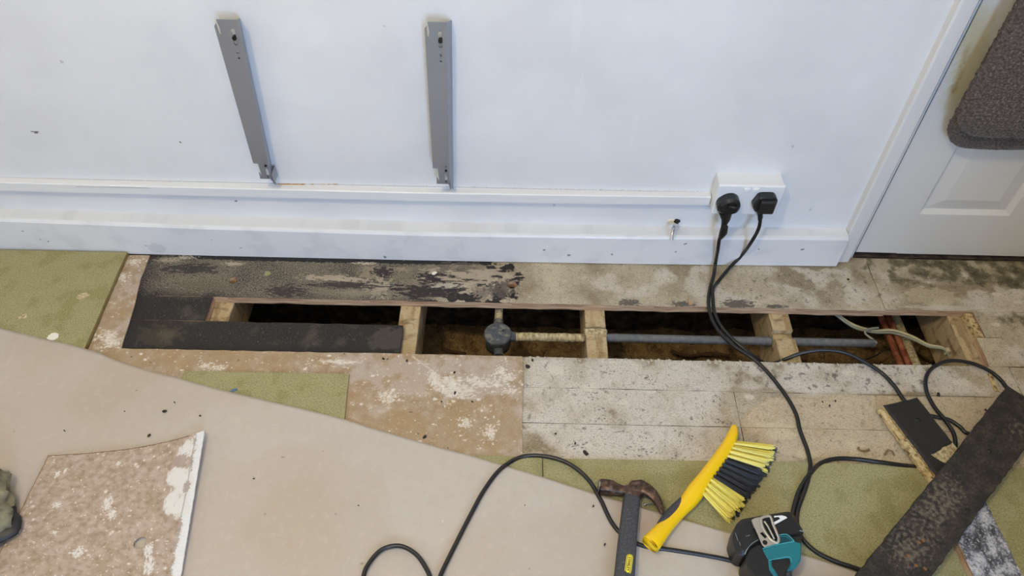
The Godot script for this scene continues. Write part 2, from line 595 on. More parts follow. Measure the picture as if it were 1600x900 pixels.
	for a in [[515, 434, 42, 5, tanc, 0.9], [545, 437, 20, 4, tanc, 0.9], [592, 448, 18, 14, tanc, 0.9], [578, 425, 14, 10, c8(150, 136, 112), 0.7], [630, 432, 22, 14, c8(136, 124, 104), 0.6], [618, 420, 40, 4, c8(150, 138, 116), 0.7], [598, 424, 15, 8, blk, 0.85], [648, 420, 10, 6, gry, 0.7], [445, 455, 28, 8, blk, 0.7], [540, 445, 50, 5, blk, 0.7], [682, 434, 26, 8, blk, 0.9], [674, 455, 54, 11, blk, 0.9], [745, 430, 58, 12, tanc, 0.95], [700, 446, 26, 4, c8(190, 180, 162), 0.8], [755, 456, 18, 9, c8(128, 116, 106), 0.9], [782, 452, 18, 13, c8(92, 82, 74), 0.85], [795, 446, 12, 9, c8(104, 92, 82), 0.7], [720, 416, 30, 8, gry, 0.6], [520, 456, 40, 5, c8(128, 118, 100), 0.5], [575, 457, 40, 5, c8(140, 130, 112), 0.6], [310, 446, 40, 8, c8(92, 84, 64), 0.35], [300, 420, 40, 8, c8(36, 33, 34), 0.6], [290, 402, 14, 3, c8(190, 180, 160), 0.8], [365, 412, 14, 3, c8(190, 176, 156), 0.7], [570, 411, 18, 2, c8(196, 184, 164), 0.8], [262, 406, 16, 4, c8(170, 158, 136), 0.7]]:
		var q := F2(a[0], a[1])
		spot(im, r, q.x, q.y, a[2] * 0.00156, a[3] * 0.00195, Color(a[4].r, a[4].g, a[4].b, a[5]), int(a[0] * 7 + a[1]), 1.3)
	speckle(im, Rect2(-0.88, 0.04, 0.9, 0.13), 500, 0.0005, 0.0016, c8(150, 140, 120, 0.7), 18)
	speckle(im, Rect2(-0.88, 0.04, 0.9, 0.13), 300, 0.0005, 0.0016, c8(26, 24, 24, 0.7), 19)
	speckle(im, Rect2(-0.88, 0.17, 0.64, 0.155), 220, 0.0005, 0.0014, c8(122, 112, 96, 0.6), 20)
	spot(im, r, -0.79, 0.288, 0.05, 0.03, c8(96, 86, 58, 0.3), 12, 1.0)
	spot(im, r, -0.27, 0.285, 0.05, 0.032, c8(98, 90, 84, 0.45), 13, 0.5)
	return im

func make_hardboard_texture(sd: int, w: int, h: int, r: Rect2) -> Image:
	var im := canvas(w, h, c8(166, 144, 116))
	lay(im, nz(w, h, 0.008, sd, 4), [[0.25, c8(162, 134, 96, 0.8)], [0.5, c8(168, 146, 118, 0.3)], [0.75, c8(176, 160, 144, 0.9)]])
	lay(im, nz(w, h, 0.03, sd + 1, 5), [[0.3, c8(150, 124, 92, 0.5)], [0.48, c8(170, 146, 112, 0.0)], [0.6, c8(188, 172, 154, 0.0)], [0.85, c8(196, 182, 166, 0.6)]])
	lay(im, nz(w, h, 0.2, sd + 2, 4), [[0.0, c8(120, 94, 66, 0.4)], [0.35, c8(140, 114, 86, 0.0)], [0.7, c8(206, 190, 168, 0.0)], [1.0, c8(220, 206, 188, 0.5)]])
	lay(im, nz(w, h, 0.06, sd + 3, 5), [[0.76, c8(208, 196, 180, 0.0)], [0.84, c8(214, 204, 190, 0.7)], [1.0, c8(226, 218, 206, 0.9)]])
	return im

func speckle(im: Image, area: Rect2, n: int, lo: float, hi: float, c: Color, sd: int) -> void:
	var r := FLOOR_R if im.get_width() == 2048 else HARD_R if im.get_width() == 1060 else area
	var g := RandomNumberGenerator.new()
	g.seed = sd
	for i in n:
		var s := g.randf_range(lo, hi)
		spot(im, r, g.randf_range(area.position.x, area.end.x), g.randf_range(area.position.y, area.end.y), s * g.randf_range(0.6, 1.8), s * g.randf_range(0.5, 1.2), c, g.randi(), 0.9)

func make_materials() -> void:
	rng.seed = 11
	var fl := make_floor_texture()
	textured("boards", fl, 0.9, 2.0)
	# hardboard by the hole
	var hb := make_hardboard_texture(40, 1060, 620, HARD_R)
	lay(hb, nz(1060, 620, 0.01, 46, 4), [[0.35, c8(156, 130, 92, 0.0)], [0.6, c8(158, 132, 94, 0.6)]], field(1060, 620, HARD_R, [[-0.15, 0.52, 0.25, 0.06, 0.15], [-0.7, 0.35, 0.25, 0.04, 0.1]], -0.7, 0.5))
	lay(hb, nz(1060, 620, 0.015, 47, 4), [[0.4, c8(178, 164, 150, 0.0)], [0.6, c8(182, 168, 154, 0.75)]], field(1060, 620, HARD_R, [[-0.14, 0.39, 0.22, 0.07, 0.15]], -0.8, 0.5))
	lay(hb, nz(1060, 620, 0.45, 48, 2), [[0.05, c8(92, 68, 46, 0.5)], [0.4, c8(130, 104, 76, 0.0)], [0.62, c8(210, 194, 172, 0.0)], [0.95, c8(226, 214, 196, 0.55)]])
	scratch(hb, HARD_R, 130, 0.004, 0.016, c8(224, 214, 198, 0.5), rng)
	scratch(hb, HARD_R, 60, 0.003, 0.012, c8(104, 80, 56, 0.5), rng)
	speckle(hb, HARD_R, 900, 0.0006, 0.0018, c8(224, 216, 202, 0.8), 43)
	speckle(hb, HARD_R, 260, 0.001, 0.003, c8(226, 220, 208, 0.85), 41)
	speckle(hb, HARD_R, 40, 0.001, 0.0022, c8(70, 56, 44, 0.8), 42)
	var hk := 0
	for a in [[-0.13, 0.405, 0.035, 0.022], [-0.105, 0.425, 0.03, 0.016], [-0.04, 0.40, 0.024, 0.012], [-0.005, 0.385, 0.016, 0.012], [-0.07, 0.4, 0.016, 0.012], [-0.26, 0.44, 0.02, 0.016], [-0.36, 0.352, 0.03, 0.006], [-0.4, 0.352, 0.02, 0.004], [-0.63, 0.375, 0.014, 0.008], [-0.9, 0.30, 0.02, 0.018], [-0.88, 0.315, 0.02, 0.01], [-0.92, 0.07, 0.016, 0.01], [-0.93, 0.12, 0.01, 0.012], [-0.66, 0.37, 0.01, 0.006], [-0.02, 0.365, 0.01, 0.01], [-0.165, 0.39, 0.012, 0.02], [0.0, 0.42, 0.012, 0.006], [-0.04, 0.52, 0.012, 0.016], [-0.09, 0.5, 0.01, 0.012]]:
		hk += 1
		splash(hb, HARD_R, a[0], a[1], a[2] * 1.15, a[3] * 1.15, c8(216, 207, 192, 0.6), 110, rng, 0.13)
		speckle(hb, Rect2(a[0] - a[2] * 2, a[1] - a[3] * 2, a[2] * 4, a[3] * 4), 26, 0.0006, 0.0018, c8(220, 212, 198, 0.75), 700 + hk)
		for k in 6:
			spot(hb, HARD_R, a[0] + rng.randfn(0, a[2]), a[1] + rng.randfn(0, a[3]), a[2] * 0.15, a[3] * 0.2, c8(224, 218, 206, 0.8), rng.randi(), 0.9)
	for k in 30:
		spot(hb, HARD_R, -0.215 + k * 0.0020, 0.335 + k * 0.0016, 0.0022, 0.0014, c8(216, 206, 192, 0.6), rng.randi(), 0.9)
	textured("hardboard", hb, 0.6, 1.2)
	# loose hardboard
	var r1 := Rect2(0, 0, 1, 1)
	var ho := make_hardboard_texture(60, 640, 900, r1)
	lay(ho, nz(640, 900, 0.012, 66, 4), [[0.3, c8(166, 146, 128, 0.75)], [0.75, c8(182, 164, 150, 0.85)]])
	speckle(ho, r1, 130, 0.002, 0.008, c8(228, 222, 210, 0.85), 61)
	lay(ho, nz(640, 900, 0.4, 68, 2), [[0.05, c8(96, 74, 56, 0.3)], [0.4, c8(130, 104, 80, 0.0)], [0.62, c8(206, 192, 176, 0.0)], [0.95, c8(222, 212, 198, 0.5)]])
	lay(ho, nz(640, 900, 0.03, 69, 5), [[0.2, c8(130, 104, 80, 0.4)], [0.42, c8(150, 124, 98, 0.0)], [0.62, c8(196, 182, 170, 0.0)], [0.85, c8(204, 192, 182, 0.55)]])
	scratch(ho, r1, 120, 0.01, 0.05, c8(222, 214, 202, 0.5), rng)
	speckle(ho, r1, 500, 0.0012, 0.0035, c8(226, 220, 208, 0.8), 64)
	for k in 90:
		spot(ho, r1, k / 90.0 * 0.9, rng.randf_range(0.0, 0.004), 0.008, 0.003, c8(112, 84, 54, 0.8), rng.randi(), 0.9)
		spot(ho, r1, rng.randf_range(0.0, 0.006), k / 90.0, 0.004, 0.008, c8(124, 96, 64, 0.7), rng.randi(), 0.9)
	for k in 60:
		spot(ho, r1, 0.985 + rng.randfn(0, 0.006), k / 60.0, 0.035, 0.014, c8(226, 226, 224, 0.92), rng.randi(), 0.5)
	for a in [[0.90, 0.08, 0.05, 0.06], [0.86, 0.2, 0.05, 0.05], [0.92, 0.25, 0.06, 0.07], [0.87, 0.33, 0.04, 0.06], [0.93, 0.36, 0.06, 0.05], [0.5, 0.3, 0.03, 0.05], [0.54, 0.36, 0.03, 0.03], [0.2, 0.3, 0.03, 0.02], [0.12, 0.12, 0.02, 0.025], [0.16, 0.1, 0.012, 0.02], [0.25, 0.45, 0.025, 0.01], [0.48, 0.08, 0.018, 0.016], [0.8, 0.55, 0.03, 0.04], [0.82, 0.62, 0.03, 0.05], [0.42, 0.55, 0.04, 0.03], [0.5, 0.72, 0.03, 0.05]]:
		splash(ho, r1, a[0], a[1], a[2], a[3], c8(222, 217, 210, 0.7), 100 if a[0] < 0.83 else 150, rng, 0.14 if a[0] < 0.83 else 0.2)
	for a in [[0.88, 0.125, 0.045, 0.03], [0.945, 0.27, 0.02, 0.03]]:
		spot(ho, r1, a[0], a[1], a[2], a[3], c8(168, 150, 140, 0.9), rng.randi(), 0.6)
	for k in 40:
		spot(ho, r1, 0.945 + rng.randfn(0, 0.002), k / 70.0, 0.004, 0.012, c8(160, 160, 164, 0.6), rng.randi(), 0.5)
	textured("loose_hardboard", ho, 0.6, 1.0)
	tri_mat("hardboard_edge", make_hardboard_texture(70, 128, 128, r1), Vector3(8, 8, 8), 0.9)
	# green fibre underlay
	var ul := canvas(512, 512, c8(156, 149, 108))
	lay(ul, nz(512, 512, 0.01, 80, 4), [[0.25, c8(134, 128, 82, 0.7)], [0.5, c8(146, 139, 98, 0.0)], [0.75, c8(158, 152, 112, 0.7)]])
	lay(ul, nz(512, 512, 0.2, 81, 4), [[0.1, c8(104, 99, 60, 0.8)], [0.42, c8(134, 128, 84, 0.1)], [0.6, c8(164, 158, 116, 0.1)], [0.95, c8(190, 184, 144, 0.8)]])
	lay(ul, nz(512, 512, 0.12, 82, 2), [[0.82, c8(190, 184, 138, 0.0)], [0.9, c8(194, 188, 140, 0.6)]])
	tri_mat("underlay", ul, Vector3(2.3, 2.3, 2.3), 0.95, 1.2)
	var ue := mat("underlay_edge", c8(236, 214, 178), 0.95)
	ue.albedo_texture = M["underlay"].albedo_texture
	ue.uv1_triplanar = true
	ue.uv1_scale = Vector3(6, 6, 6)
	# brown paper
	var pa := canvas(1024, 512, c8(185, 173, 159))
	lay(pa, nz(1024, 512, 0.004, 90, 4), [[0.25, c8(180, 166, 147, 0.8)], [0.5, c8(185, 173, 159, 0.0)], [0.75, c8(191, 181, 170, 0.8)]])
	lay(pa, nz(1024, 512, 0.1, 91, 4), [[0.0, c8(176, 156, 130, 0.35)], [0.4, c8(190, 170, 146, 0.0)], [0.6, c8(206, 190, 170, 0.0)], [1.0, c8(214, 200, 182, 0.35)]])
	var pr := Rect2(-1.35, 0.2, 2.3, 1.15)
	speckle(pa, pr, 160, 0.0006, 0.0016, c8(120, 100, 74, 0.7), 92)
	speckle(pa, pr, 60, 0.0005, 0.0013, c8(222, 212, 196, 0.8), 93)
	textured("brown_paper", pa, 0.55, 0.6)
	# painted wall with filled holes and scuffs
	var wr := Rect2(-1.3, 0.0, 2.15, 0.8)
	var wt := canvas(1024, 384, c8(226, 225, 224))
	lay(wt, nz(1024, 384, 0.006, 100, 4), [[0.2, c8(220, 219, 219, 0.8)], [0.5, c8(226, 225, 224, 0.0)], [0.8, c8(230, 230, 230, 0.8)]])
	for a in [[55, 206, 0.005, 0.003, 0], [50, 205, 0.003, 0.002, 0], [281, 222, 0.002, 0.002, 0], [95, 96, 0.003, 0.003, 1], [368, 314, 0.003, 0.002, 0], [1238, 228, 0.004, 0.003, 1], [1266, 327, 0.003, 0.003, 1], [600, 40, 0.002, 0.002, 1], [865, 320, 0.003, 0.003, 1]]:
		var q := W(a[0], a[1])
		spot(wt, wr, q.x, 0.8 - q.y, a[2], a[3], c8(70, 66, 64, 0.8) if a[4] == 0 else c8(182, 178, 172, 0.8), int(a[0]), 0.9)
	for a in [[905, 150, 0.012, 0.05], [900, 40, 0.01, 0.06], [990, 200, 0.008, 0.05]]:
		var q := W(a[0], a[1])
		spot(wt, wr, q.x, 0.8 - q.y, a[2], a[3], c8(234, 234, 234, 0.3), int(a[0]), 0.5)
	for k in 230:
		var q := W(k * 4.8, 277 + k * 4.8 * 0.0205)
		spot(wt, wr, q.x, 0.8 - q.y, 0.006, 0.0012, c8(150, 132, 110, 0.35), k, 0.9)
	for k in 40:
		var q := W(436 + rng.randf() * rng.randf() * 90, 287.5)
		spot(wt, wr, q.x, 0.8 - q.y, 0.005, 0.0016, c8(168, 116, 52, 0.6), k, 0.9)
	textured("wall_paint", wt, 0.5)
	M["wall_paint"].texture_repeat = false
	mat("plain_wall", c8(226, 224, 220), 0.7)
	mat("ceiling_paint", c8(232, 230, 226), 0.9)
	var sk := canvas(1024, 64, c8(226, 226, 226))
	lay(sk, nz(1024, 64, 0.02, 105, 4), [[0.25, c8(216, 216, 217, 0.7)], [0.5, c8(226, 226, 226, 0.0)]])
	var sr := Rect2(-1.35, 0, 2.2, 0.12)
	for a in [[35, 362, 0.0025], [245, 388, 0.0], [228, 384, 0.0025], [376, 387, 0.002], [601, 401, 0.004], [850, 391, 0.003], [888, 399, 0.004], [955, 398, 0.003], [1055, 395, 0.002], [1254, 393, 0.0035], [1070, 383, 0.003], [62, 375, 0.002], [75, 378, 0.002], [1185, 392, 0.002], [330, 375, 0.0015]]:
		var q := W(a[0], a[1], 0.042)
		if a[2] > 0.0:
			spot(sk, sr, q.x, q.y, a[2], a[2] * 0.8, c8(96, 96, 104, 0.85), int(a[0]), 0.9)
		else:
			spot(sk, sr, q.x, q.y, 0.022, 0.016, c8(206, 207, 208, 0.8), 5, 0.3)
	textured("gloss_paint", sk, 0.38)
	mat("white_gloss", c8(228, 227, 225), 0.35)
	mat("architrave_paint", c8(222, 220, 218), 0.4)
	var dr := Rect2(0.84, 0, 0.78, 2.0)
	var dt := canvas(390, 1000, c8(220, 219, 217))
	for k in 40:
		var q := W(1516 - k * 0.7 + rng.randfn(0, 3), 70 + k * 2.0 + rng.randfn(0, 3))
		spot(dt, dr, q.x, 2.0 - q.y, 0.006, 0.008, c8(150, 132, 88, 0.2), rng.randi(), 0.8)
	for k in 26:
		var q := W(1512 - k * 0.9 + rng.randfn(0, 2), 80 + k * 2.6 + rng.randfn(0, 2))
		spot(dt, dr, q.x, 2.0 - q.y, 0.0022, 0.004, c8(120, 104, 76, 0.5), rng.randi(), 0.9)
	for k in 30:
		var q := W(1530 - k * 1.0 + rng.randfn(0, 8), 20 + k * 5.0)
		spot(dt, dr, q.x, 2.0 - q.y, 0.03, 0.03, c8(200, 190, 150, 0.14), rng.randi(), 0.6)
	textured("door_paint", dt, 0.4)
	# woods
	var wd := canvas(512, 256, c8(190, 152, 104))
	lay(wd, nz(512, 256, 0.06, 110, 4, FastNoiseLite.TYPE_SIMPLEX_SMOOTH, 12.0, 1.0), [[0.2, c8(150, 112, 68, 0.8)], [0.5, c8(190, 152, 104, 0.0)], [0.8, c8(214, 182, 138, 0.8)]])
	lay(wd, nz(512, 256, 0.06, 111, 5), [[0.62, c8(110, 84, 54, 0.0)], [0.75, c8(100, 74, 46, 0.7)]])
	var jw := canvas(256, 512, c8(188, 168, 132))
	lay(jw, nz(256, 512, 0.05, 113, 4, FastNoiseLite.TYPE_SIMPLEX_SMOOTH, 1.0, 10.0), [[0.2, c8(142, 114, 74, 0.7)], [0.5, c8(168, 142, 102, 0.0)], [0.8, c8(186, 164, 126, 0.7)]])
	lay(jw, nz(256, 512, 0.02, 114, 5), [[0.6, c8(96, 74, 48, 0.0)], [0.85, c8(90, 68, 44, 0.6)]])
	lay(jw, nz(256, 512, 0.15, 115, 3), [[0.1, c8(90, 68, 44, 0.5)], [0.35, c8(120, 94, 62, 0.0)], [0.7, c8(200, 182, 146, 0.0)], [1.0, c8(206, 190, 156, 0.5)]])
	tri_mat("joist_wood", jw, Vector3(2.5, 2.5, 2.5), 0.9, 0.5)
	var we := canvas(512, 128, c8(184, 150, 118))
	lay(we, nz(512, 128, 0.08, 112, 4, FastNoiseLite.TYPE_SIMPLEX_SMOOTH, 16.0, 1.0), [[0.2, c8(128, 90, 66, 0.9)], [0.5, c8(182, 148, 116, 0.0)], [0.8, c8(208, 180, 146, 0.9)]])
	tri_mat("board_edge", we, Vector3(3, 12, 3), 0.85, 1.0)
	# charred planks
	var ch := canvas(512, 1024, c8(44, 38, 33))
	lay(ch, nz(512, 1024, 0.01, 120, 5), [[0.3, c8(30, 26, 24, 0.9)], [0.55, c8(48, 41, 34, 0.4)], [0.8, c8(72, 62, 48, 0.7)]])
	lay(ch, nz(512, 1024, 0.05, 121, 5), [[0.3, c8(24, 22, 20, 0.7)], [0.5, c8(50, 44, 38, 0.0)], [0.72, c8(90, 80, 64, 0.0)], [0.9, c8(104, 94, 76, 0.6)]])
	lay(ch, nz(512, 1024, 0.22, 122, 3), [[0.0, c8(16, 14, 14, 0.6)], [0.4, c8(30, 26, 24, 0.0)], [0.7, c8(104, 96, 82, 0.0)], [1.0, c8(124, 116, 100, 0.5)]])
	var big := canvas(288, 2048, c8(46, 40, 35))
	lay(big, nz(288, 2048, 0.008, 127, 5), [[0.3, c8(30, 26, 25, 0.9)], [0.55, c8(48, 42, 36, 0.3)], [0.8, c8(66, 58, 48, 0.7)]])
	lay(big, nz(288, 2048, 0.045, 128, 6), [[0.25, c8(22, 20, 19, 0.7)], [0.46, c8(50, 44, 38, 0.0)], [0.62, c8(78, 69, 57, 0.0)], [0.9, c8(92, 82, 67, 0.55)]])
	var mid := Rect2(0, 0, 288, 2048)
	lay(big, nz(288, 2048, 0.03, 129, 6), [[0.3, c8(90, 82, 70, 0.0)], [0.65, c8(108, 99, 84, 0.75)], [0.95, c8(132, 121, 102, 0.8)]], field(288, 2048, mid, [[110, 1000, 120, 260, 0.1], [120, 1350, 130, 160, 0.05], [180, 250, 90, 110, -0.1]], -0.9, 0.75))
	lay(big, nz(288, 2048, 0.3, 133, 3), [[0.05, c8(12, 11, 12, 0.7)], [0.4, c8(30, 26, 24, 0.0)], [0.64, c8(110, 102, 88, 0.0)], [0.95, c8(140, 130, 112, 0.6)]])
	lay(big, nz(288, 2048, 0.01, 134, 4, FastNoiseLite.TYPE_SIMPLEX_SMOOTH, 1.0, 1.0, true), [[0.9, c8(20, 17, 16, 0.0)], [0.96, c8(18, 15, 14, 0.8)]])
	for k in 5:
		spot(big, mid, rng.randf_range(60, 240), rng.randf_range(1200, 1500), 9, 7, c8(150, 96, 44, 0.8), rng.randi(), 0.8)
	textured("charred_plank", big, 0.85, 0.8)
	lay(ch, nz(512, 1024, 0.02, 124, 4), [[0.0, c8(24, 23, 24, 0.8)], [1.0, c8(34, 32, 31, 0.8)]])
	lay(ch, nz(512, 1024, 0.06, 135, 5), [[0.2, c8(16, 15, 16, 0.8)], [0.45, c8(30, 28, 27, 0.0)], [0.62, c8(52, 48, 44, 0.0)], [0.9, c8(82, 76, 68, 0.7)]])
	textured("black_plank", ch, 0.7, 1.5)
	var wp := canvas(256, 512, c8(96, 96, 100))
	lay(wp, nz(256, 512, 0.012, 125, 6, FastNoiseLite.TYPE_SIMPLEX_SMOOTH, 1.0, 1.6), [[0.2, c8(42, 42, 46, 0.9)], [0.42, c8(92, 92, 98, 0.4)], [0.55, c8(178, 178, 184, 0.75)], [0.9, c8(208, 206, 208, 0.9)]])
	lay(wp, nz(256, 512, 0.06, 136, 5), [[0.1, c8(36, 36, 40, 0.9)], [0.4, c8(80, 80, 84, 0.0)], [0.6, c8(204, 204, 210, 0.0)], [0.85, c8(214, 212, 216, 0.85)]])
	lay(wp, nz(256, 512, 0.3, 126, 3), [[0.1, c8(36, 36, 40, 0.6)], [0.42, c8(100, 100, 104, 0.0)], [0.65, c8(214, 214, 220, 0.0)], [0.9, c8(226, 226, 230, 0.6)]])
	textured("smeared_plank", wp, 0.8, 1.5)
	var rw := canvas(256, 256, c8(196, 174, 124))
	lay(rw, nz(256, 256, 0.05, 116, 5), [[0.25, c8(150, 118, 70, 0.8)], [0.5, c8(196, 174, 124, 0.0)], [0.8, c8(212, 194, 150, 0.8)]])
	lay(rw, nz(256, 256, 0.03, 117, 5), [[0.66, c8(90, 64, 40, 0.0)], [0.76, c8(84, 60, 38, 0.75)]])
	tri_mat("raw_split_wood", rw, Vector3(6, 6, 6), 0.9, 1.0)
	mat("board_joint", c8(92, 84, 74), 0.95)
	# under the floor
	var so := canvas(512, 512, c8(126, 100, 64))
	lay(so, nz(512, 512, 0.02, 130, 5), [[0.25, c8(84, 62, 36, 0.9)], [0.5, c8(126, 100, 64, 0.0)], [0.75, c8(150, 122, 82, 0.9)]])
	lay(so, nz(512, 512, 0.15, 131, 4), [[0.0, c8(50, 36, 22, 0.85)], [0.4, c8(90, 70, 44, 0.0)], [0.62, c8(180, 156, 112, 0.0)], [0.9, c8(196, 174, 130, 0.85)]])
	tri_mat("sandy_ground", so, Vector3(2, 2, 2), 1.0, 3.0)
	var br := canvas(256, 256, c8(66, 54, 46))
	lay(br, nz(256, 256, 0.04, 132, 5), [[0.3, c8(40, 34, 30, 0.9)], [0.5, c8(66, 54, 46, 0.0)], [0.8, c8(90, 76, 64, 0.9)]])
	tri_mat("sooty_brick_gap_shade", br, Vector3(2, 2, 2), 1.0, 2.0)
	tri_mat("rubble", so, Vector3(9, 9, 9), 1.0)
	# metals and plastics
	var zi := mat("zinc_steel", c8(158, 161, 168), 0.4, 0.65)
	zi.anisotropy_enabled = false
	mat("dark_screw", c8(52, 46, 44), 0.5, 0.7)
	mat("chrome", c8(214, 214, 216), 0.14, 1.0)
	mat("socket_plastic", c8(232, 232, 232), 0.3)
	mat("switch_plastic", c8(240, 240, 240), 0.25)
	mat("black_plastic", c8(26, 26, 28), 0.42)
	mat("black_rubber", c8(24, 23, 23), 0.5)
	mat("cable_black", c8(26, 24, 23), 0.36)
	mat("plug_black", c8(22, 22, 24), 0.4)
	var cg := canvas(256, 256, c8(104, 106, 108))
	lay(cg, nz(256, 256, 0.05, 140, 5), [[0.25, c8(84, 86, 88, 0.5)], [0.55, c8(110, 112, 112, 0.0)], [0.85, c8(140, 136, 126, 0.5)]])
	tri_mat("conduit_grey", cg, Vector3(5, 5, 5), 0.75)
	M["conduit_grey"].roughness = 0.6
	var cd := canvas(256, 256, c8(182, 166, 128))
	lay(cd, nz(256, 256, 0.08, 141, 5), [[0.25, c8(130, 112, 76, 0.8)], [0.5, c8(182, 166, 128, 0.0)], [0.75, c8(212, 200, 168, 0.8)]])
	tri_mat("conduit_dusty", cd, Vector3(5, 5, 5), 0.95, 1.0)
	var bxm := canvas(128, 128, c8(74, 78, 82))
	lay(bxm, nz(128, 128, 0.04, 142, 5), [[0.3, c8(60, 64, 68, 0.8)], [0.6, c8(88, 92, 94, 0.0)], [0.72, c8(126, 122, 108, 0.8)]])
	tri_mat("box_grey", bxm, Vector3(9, 9, 9), 0.7)
	var cu := canvas(128, 128, c8(176, 108, 76))
	lay(cu, nz(128, 128, 0.04, 143, 5), [[0.3, c8(118, 62, 44, 0.9)], [0.55, c8(176, 108, 76, 0.0)], [0.75, c8(186, 136, 100, 0.8)]])
	tri_mat("copper", cu, Vector3(6, 6, 6), 0.5)
	M["copper"].metallic = 0.55
	mat("pale_cable", c8(206, 196, 158), 0.6)
	mat("grey_cable", c8(150, 152, 136), 0.6)
	# tools
	mat("brush_yellow", c8(248, 202, 8), 0.38)
	mat("bristle_yellow", c8(240, 226, 112), 0.5)
	mat("bristle_black", c8(34, 34, 38), 0.5)
	var hs := canvas(256, 256, c8(88, 72, 62))
	lay(hs, nz(256, 256, 0.03, 150, 5), [[0.3, c8(58, 46, 40, 0.9)], [0.5, c8(88, 72, 62, 0.0)], [0.65, c8(112, 74, 54, 0.8)], [0.8, c8(132, 120, 112, 0.8)]])
	tri_mat("hammer_steel", hs, Vector3(9, 9, 9), 0.42)
	M["hammer_steel"].metallic = 0.75
	mat("bare_steel", c8(150, 146, 142), 0.35, 0.85)
	var hg := canvas(256, 256, c8(62, 64, 68))
	lay(hg, nz(256, 256, 0.12, 151, 5), [[0.2, c8(44, 45, 48, 0.8)], [0.5, c8(62, 64, 68, 0.0)], [0.72, c8(94, 96, 100, 0.0)], [0.85, c8(128, 128, 130, 0.7)]])
	tri_mat("grip_rubber", hg, Vector3(6, 6, 6), 0.7)
	mat("badge_yellow", c8(236, 220, 60), 0.45)
	mat("badge_black", c8(26, 26, 22), 0.5)
	mat("drill_teal", c8(24, 112, 122), 0.42)
	mat("drill_dark_teal", c8(16, 66, 76), 0.35)
	mat("drill_seam", c8(128, 138, 138), 0.5)
	mat("drill_teal_edge", c8(70, 160, 168), 0.45)
	mat("battery_mark", c8(236, 236, 236), 0.45)
	mat("clip_steel", c8(196, 190, 178), 0.38, 0.7)
	# cloth
	var tw := nz(512, 512, 0.075, 160, 3)
	var tc := canvas(512, 512, c8(78, 70, 68))
	lay(tc, tw, [[0.2, c8(38, 34, 33, 0.95)], [0.42, c8(70, 63, 60, 0.4)], [0.58, c8(92, 84, 80, 0.4)], [0.8, c8(136, 126, 119, 0.95)]])
	tri_mat("towel_pile", tc, Vector3(4, 4, 4), 1.0, 5.0)
	M["towel_pile"].rim_enabled = true
	M["towel_pile"].rim = 0.5
	var dc := canvas(256, 256, c8(132, 128, 108))
	lay(dc, nz(256, 256, 0.03, 161, 5), [[0.25, c8(92, 88, 68, 0.9)], [0.5, c8(128, 124, 96, 0.0)], [0.75, c8(152, 148, 118, 0.9)]])
	tri_mat("canvas_cloth", dc, Vector3(6, 6, 6), 0.95, 2.0)
	mat("edge_plaster", c8(186, 176, 158), 0.95)
	mat("plaster_flake", c8(232, 226, 208), 0.9)
	mat("dark_crumb", c8(44, 38, 32), 0.9)
	mat("brown_shaving", c8(120, 96, 62), 0.8)
	mat("leaf_green", c8(142, 146, 92), 0.7)
	mat("blue_scrap", c8(84, 108, 128), 0.6)
	mat("twig_bark", c8(74, 50, 32), 0.9)
	mat("lamp_glass", c8(255, 246, 230), 0.4)
	M["lamp_glass"].emission_enabled = true
	M["lamp_glass"].emission = c8(255, 226, 180)
	M["lamp_glass"].emission_energy_multiplier = 2.0
	var gl := mat("window_glass", Color(1, 1, 1, 0.05), 0.02)
	gl.transparency = BaseMaterial3D.TRANSPARENCY_ALPHA

# ---------------------------------------------------------------- camera and light
func lights() -> void:
	var u0 := Vector3(0, cos(PITCH), -sin(PITCH))
	cam_f = Vector3(0, -sin(PITCH), -cos(PITCH))
	cam_u = u0 * cos(ROLL) - Vector3.RIGHT * sin(ROLL)
	cam_r = Vector3.RIGHT * cos(ROLL) + u0 * sin(ROLL)
	var cam := Camera3D.new()
	cam.name = "camera"
	cam.fov = rad_to_deg(2.0 * atan(450.0 / FPX))
	cam.near = 0.05
	cam.far = 50.0
	cam.transform = Transform3D(Basis(cam_r, cam_u, -cam_f), EYE)
	add_child(cam)
	var env := Environment.new()
	env.background_mode = Environment.BG_SKY
	var sky := Sky.new()
	var sm := ProceduralSkyMaterial.new()
	sm.sky_top_color = c8(140, 170, 220)
	sm.sky_horizon_color = c8(205, 216, 232)
	sm.ground_horizon_color = c8(150, 148, 140)
	sm.ground_bottom_color = c8(90, 88, 80)
	sky.sky_material = sm
	env.sky = sky
	env.tonemap_mode = Environment.TONE_MAPPER_LINEAR
	env.tonemap_exposure = 0.5
	env.sdfgi_enabled = true
	env.ssao_enabled = true
	env.ssil_enabled = true
	var we := WorldEnvironment.new()
	we.name = "world_environment"
	we.environment = env
	add_child(we)
	# the room's ceiling lamp, warm, and daylight through the window behind the camera
	var lamp := OmniLight3D.new()
	lamp.name = "ceiling_lamp_bulb"
	lamp.position = Vector3(-0.5, 2.2, 1.25)
	lamp.light_color = c8(255, 237, 197)
	lamp.light_energy = 2.65
	lamp.light_size = 0.07
	lamp.omni_range = 8.0
	lamp.omni_attenuation = 2.0
	lamp.shadow_enabled = true
	add_child(lamp)
	var day := AreaLight3D.new()
	day.name = "window_daylight"
	day.position = Vector3(0.62, 1.5, 3.46)
	day.area_size = Vector2(0.62, 1.3)
	day.light_color = c8(164, 202, 255)
	day.light_energy = 12.4
	day.area_range = 8.0
	day.shadow_enabled = true
	add_child(day)

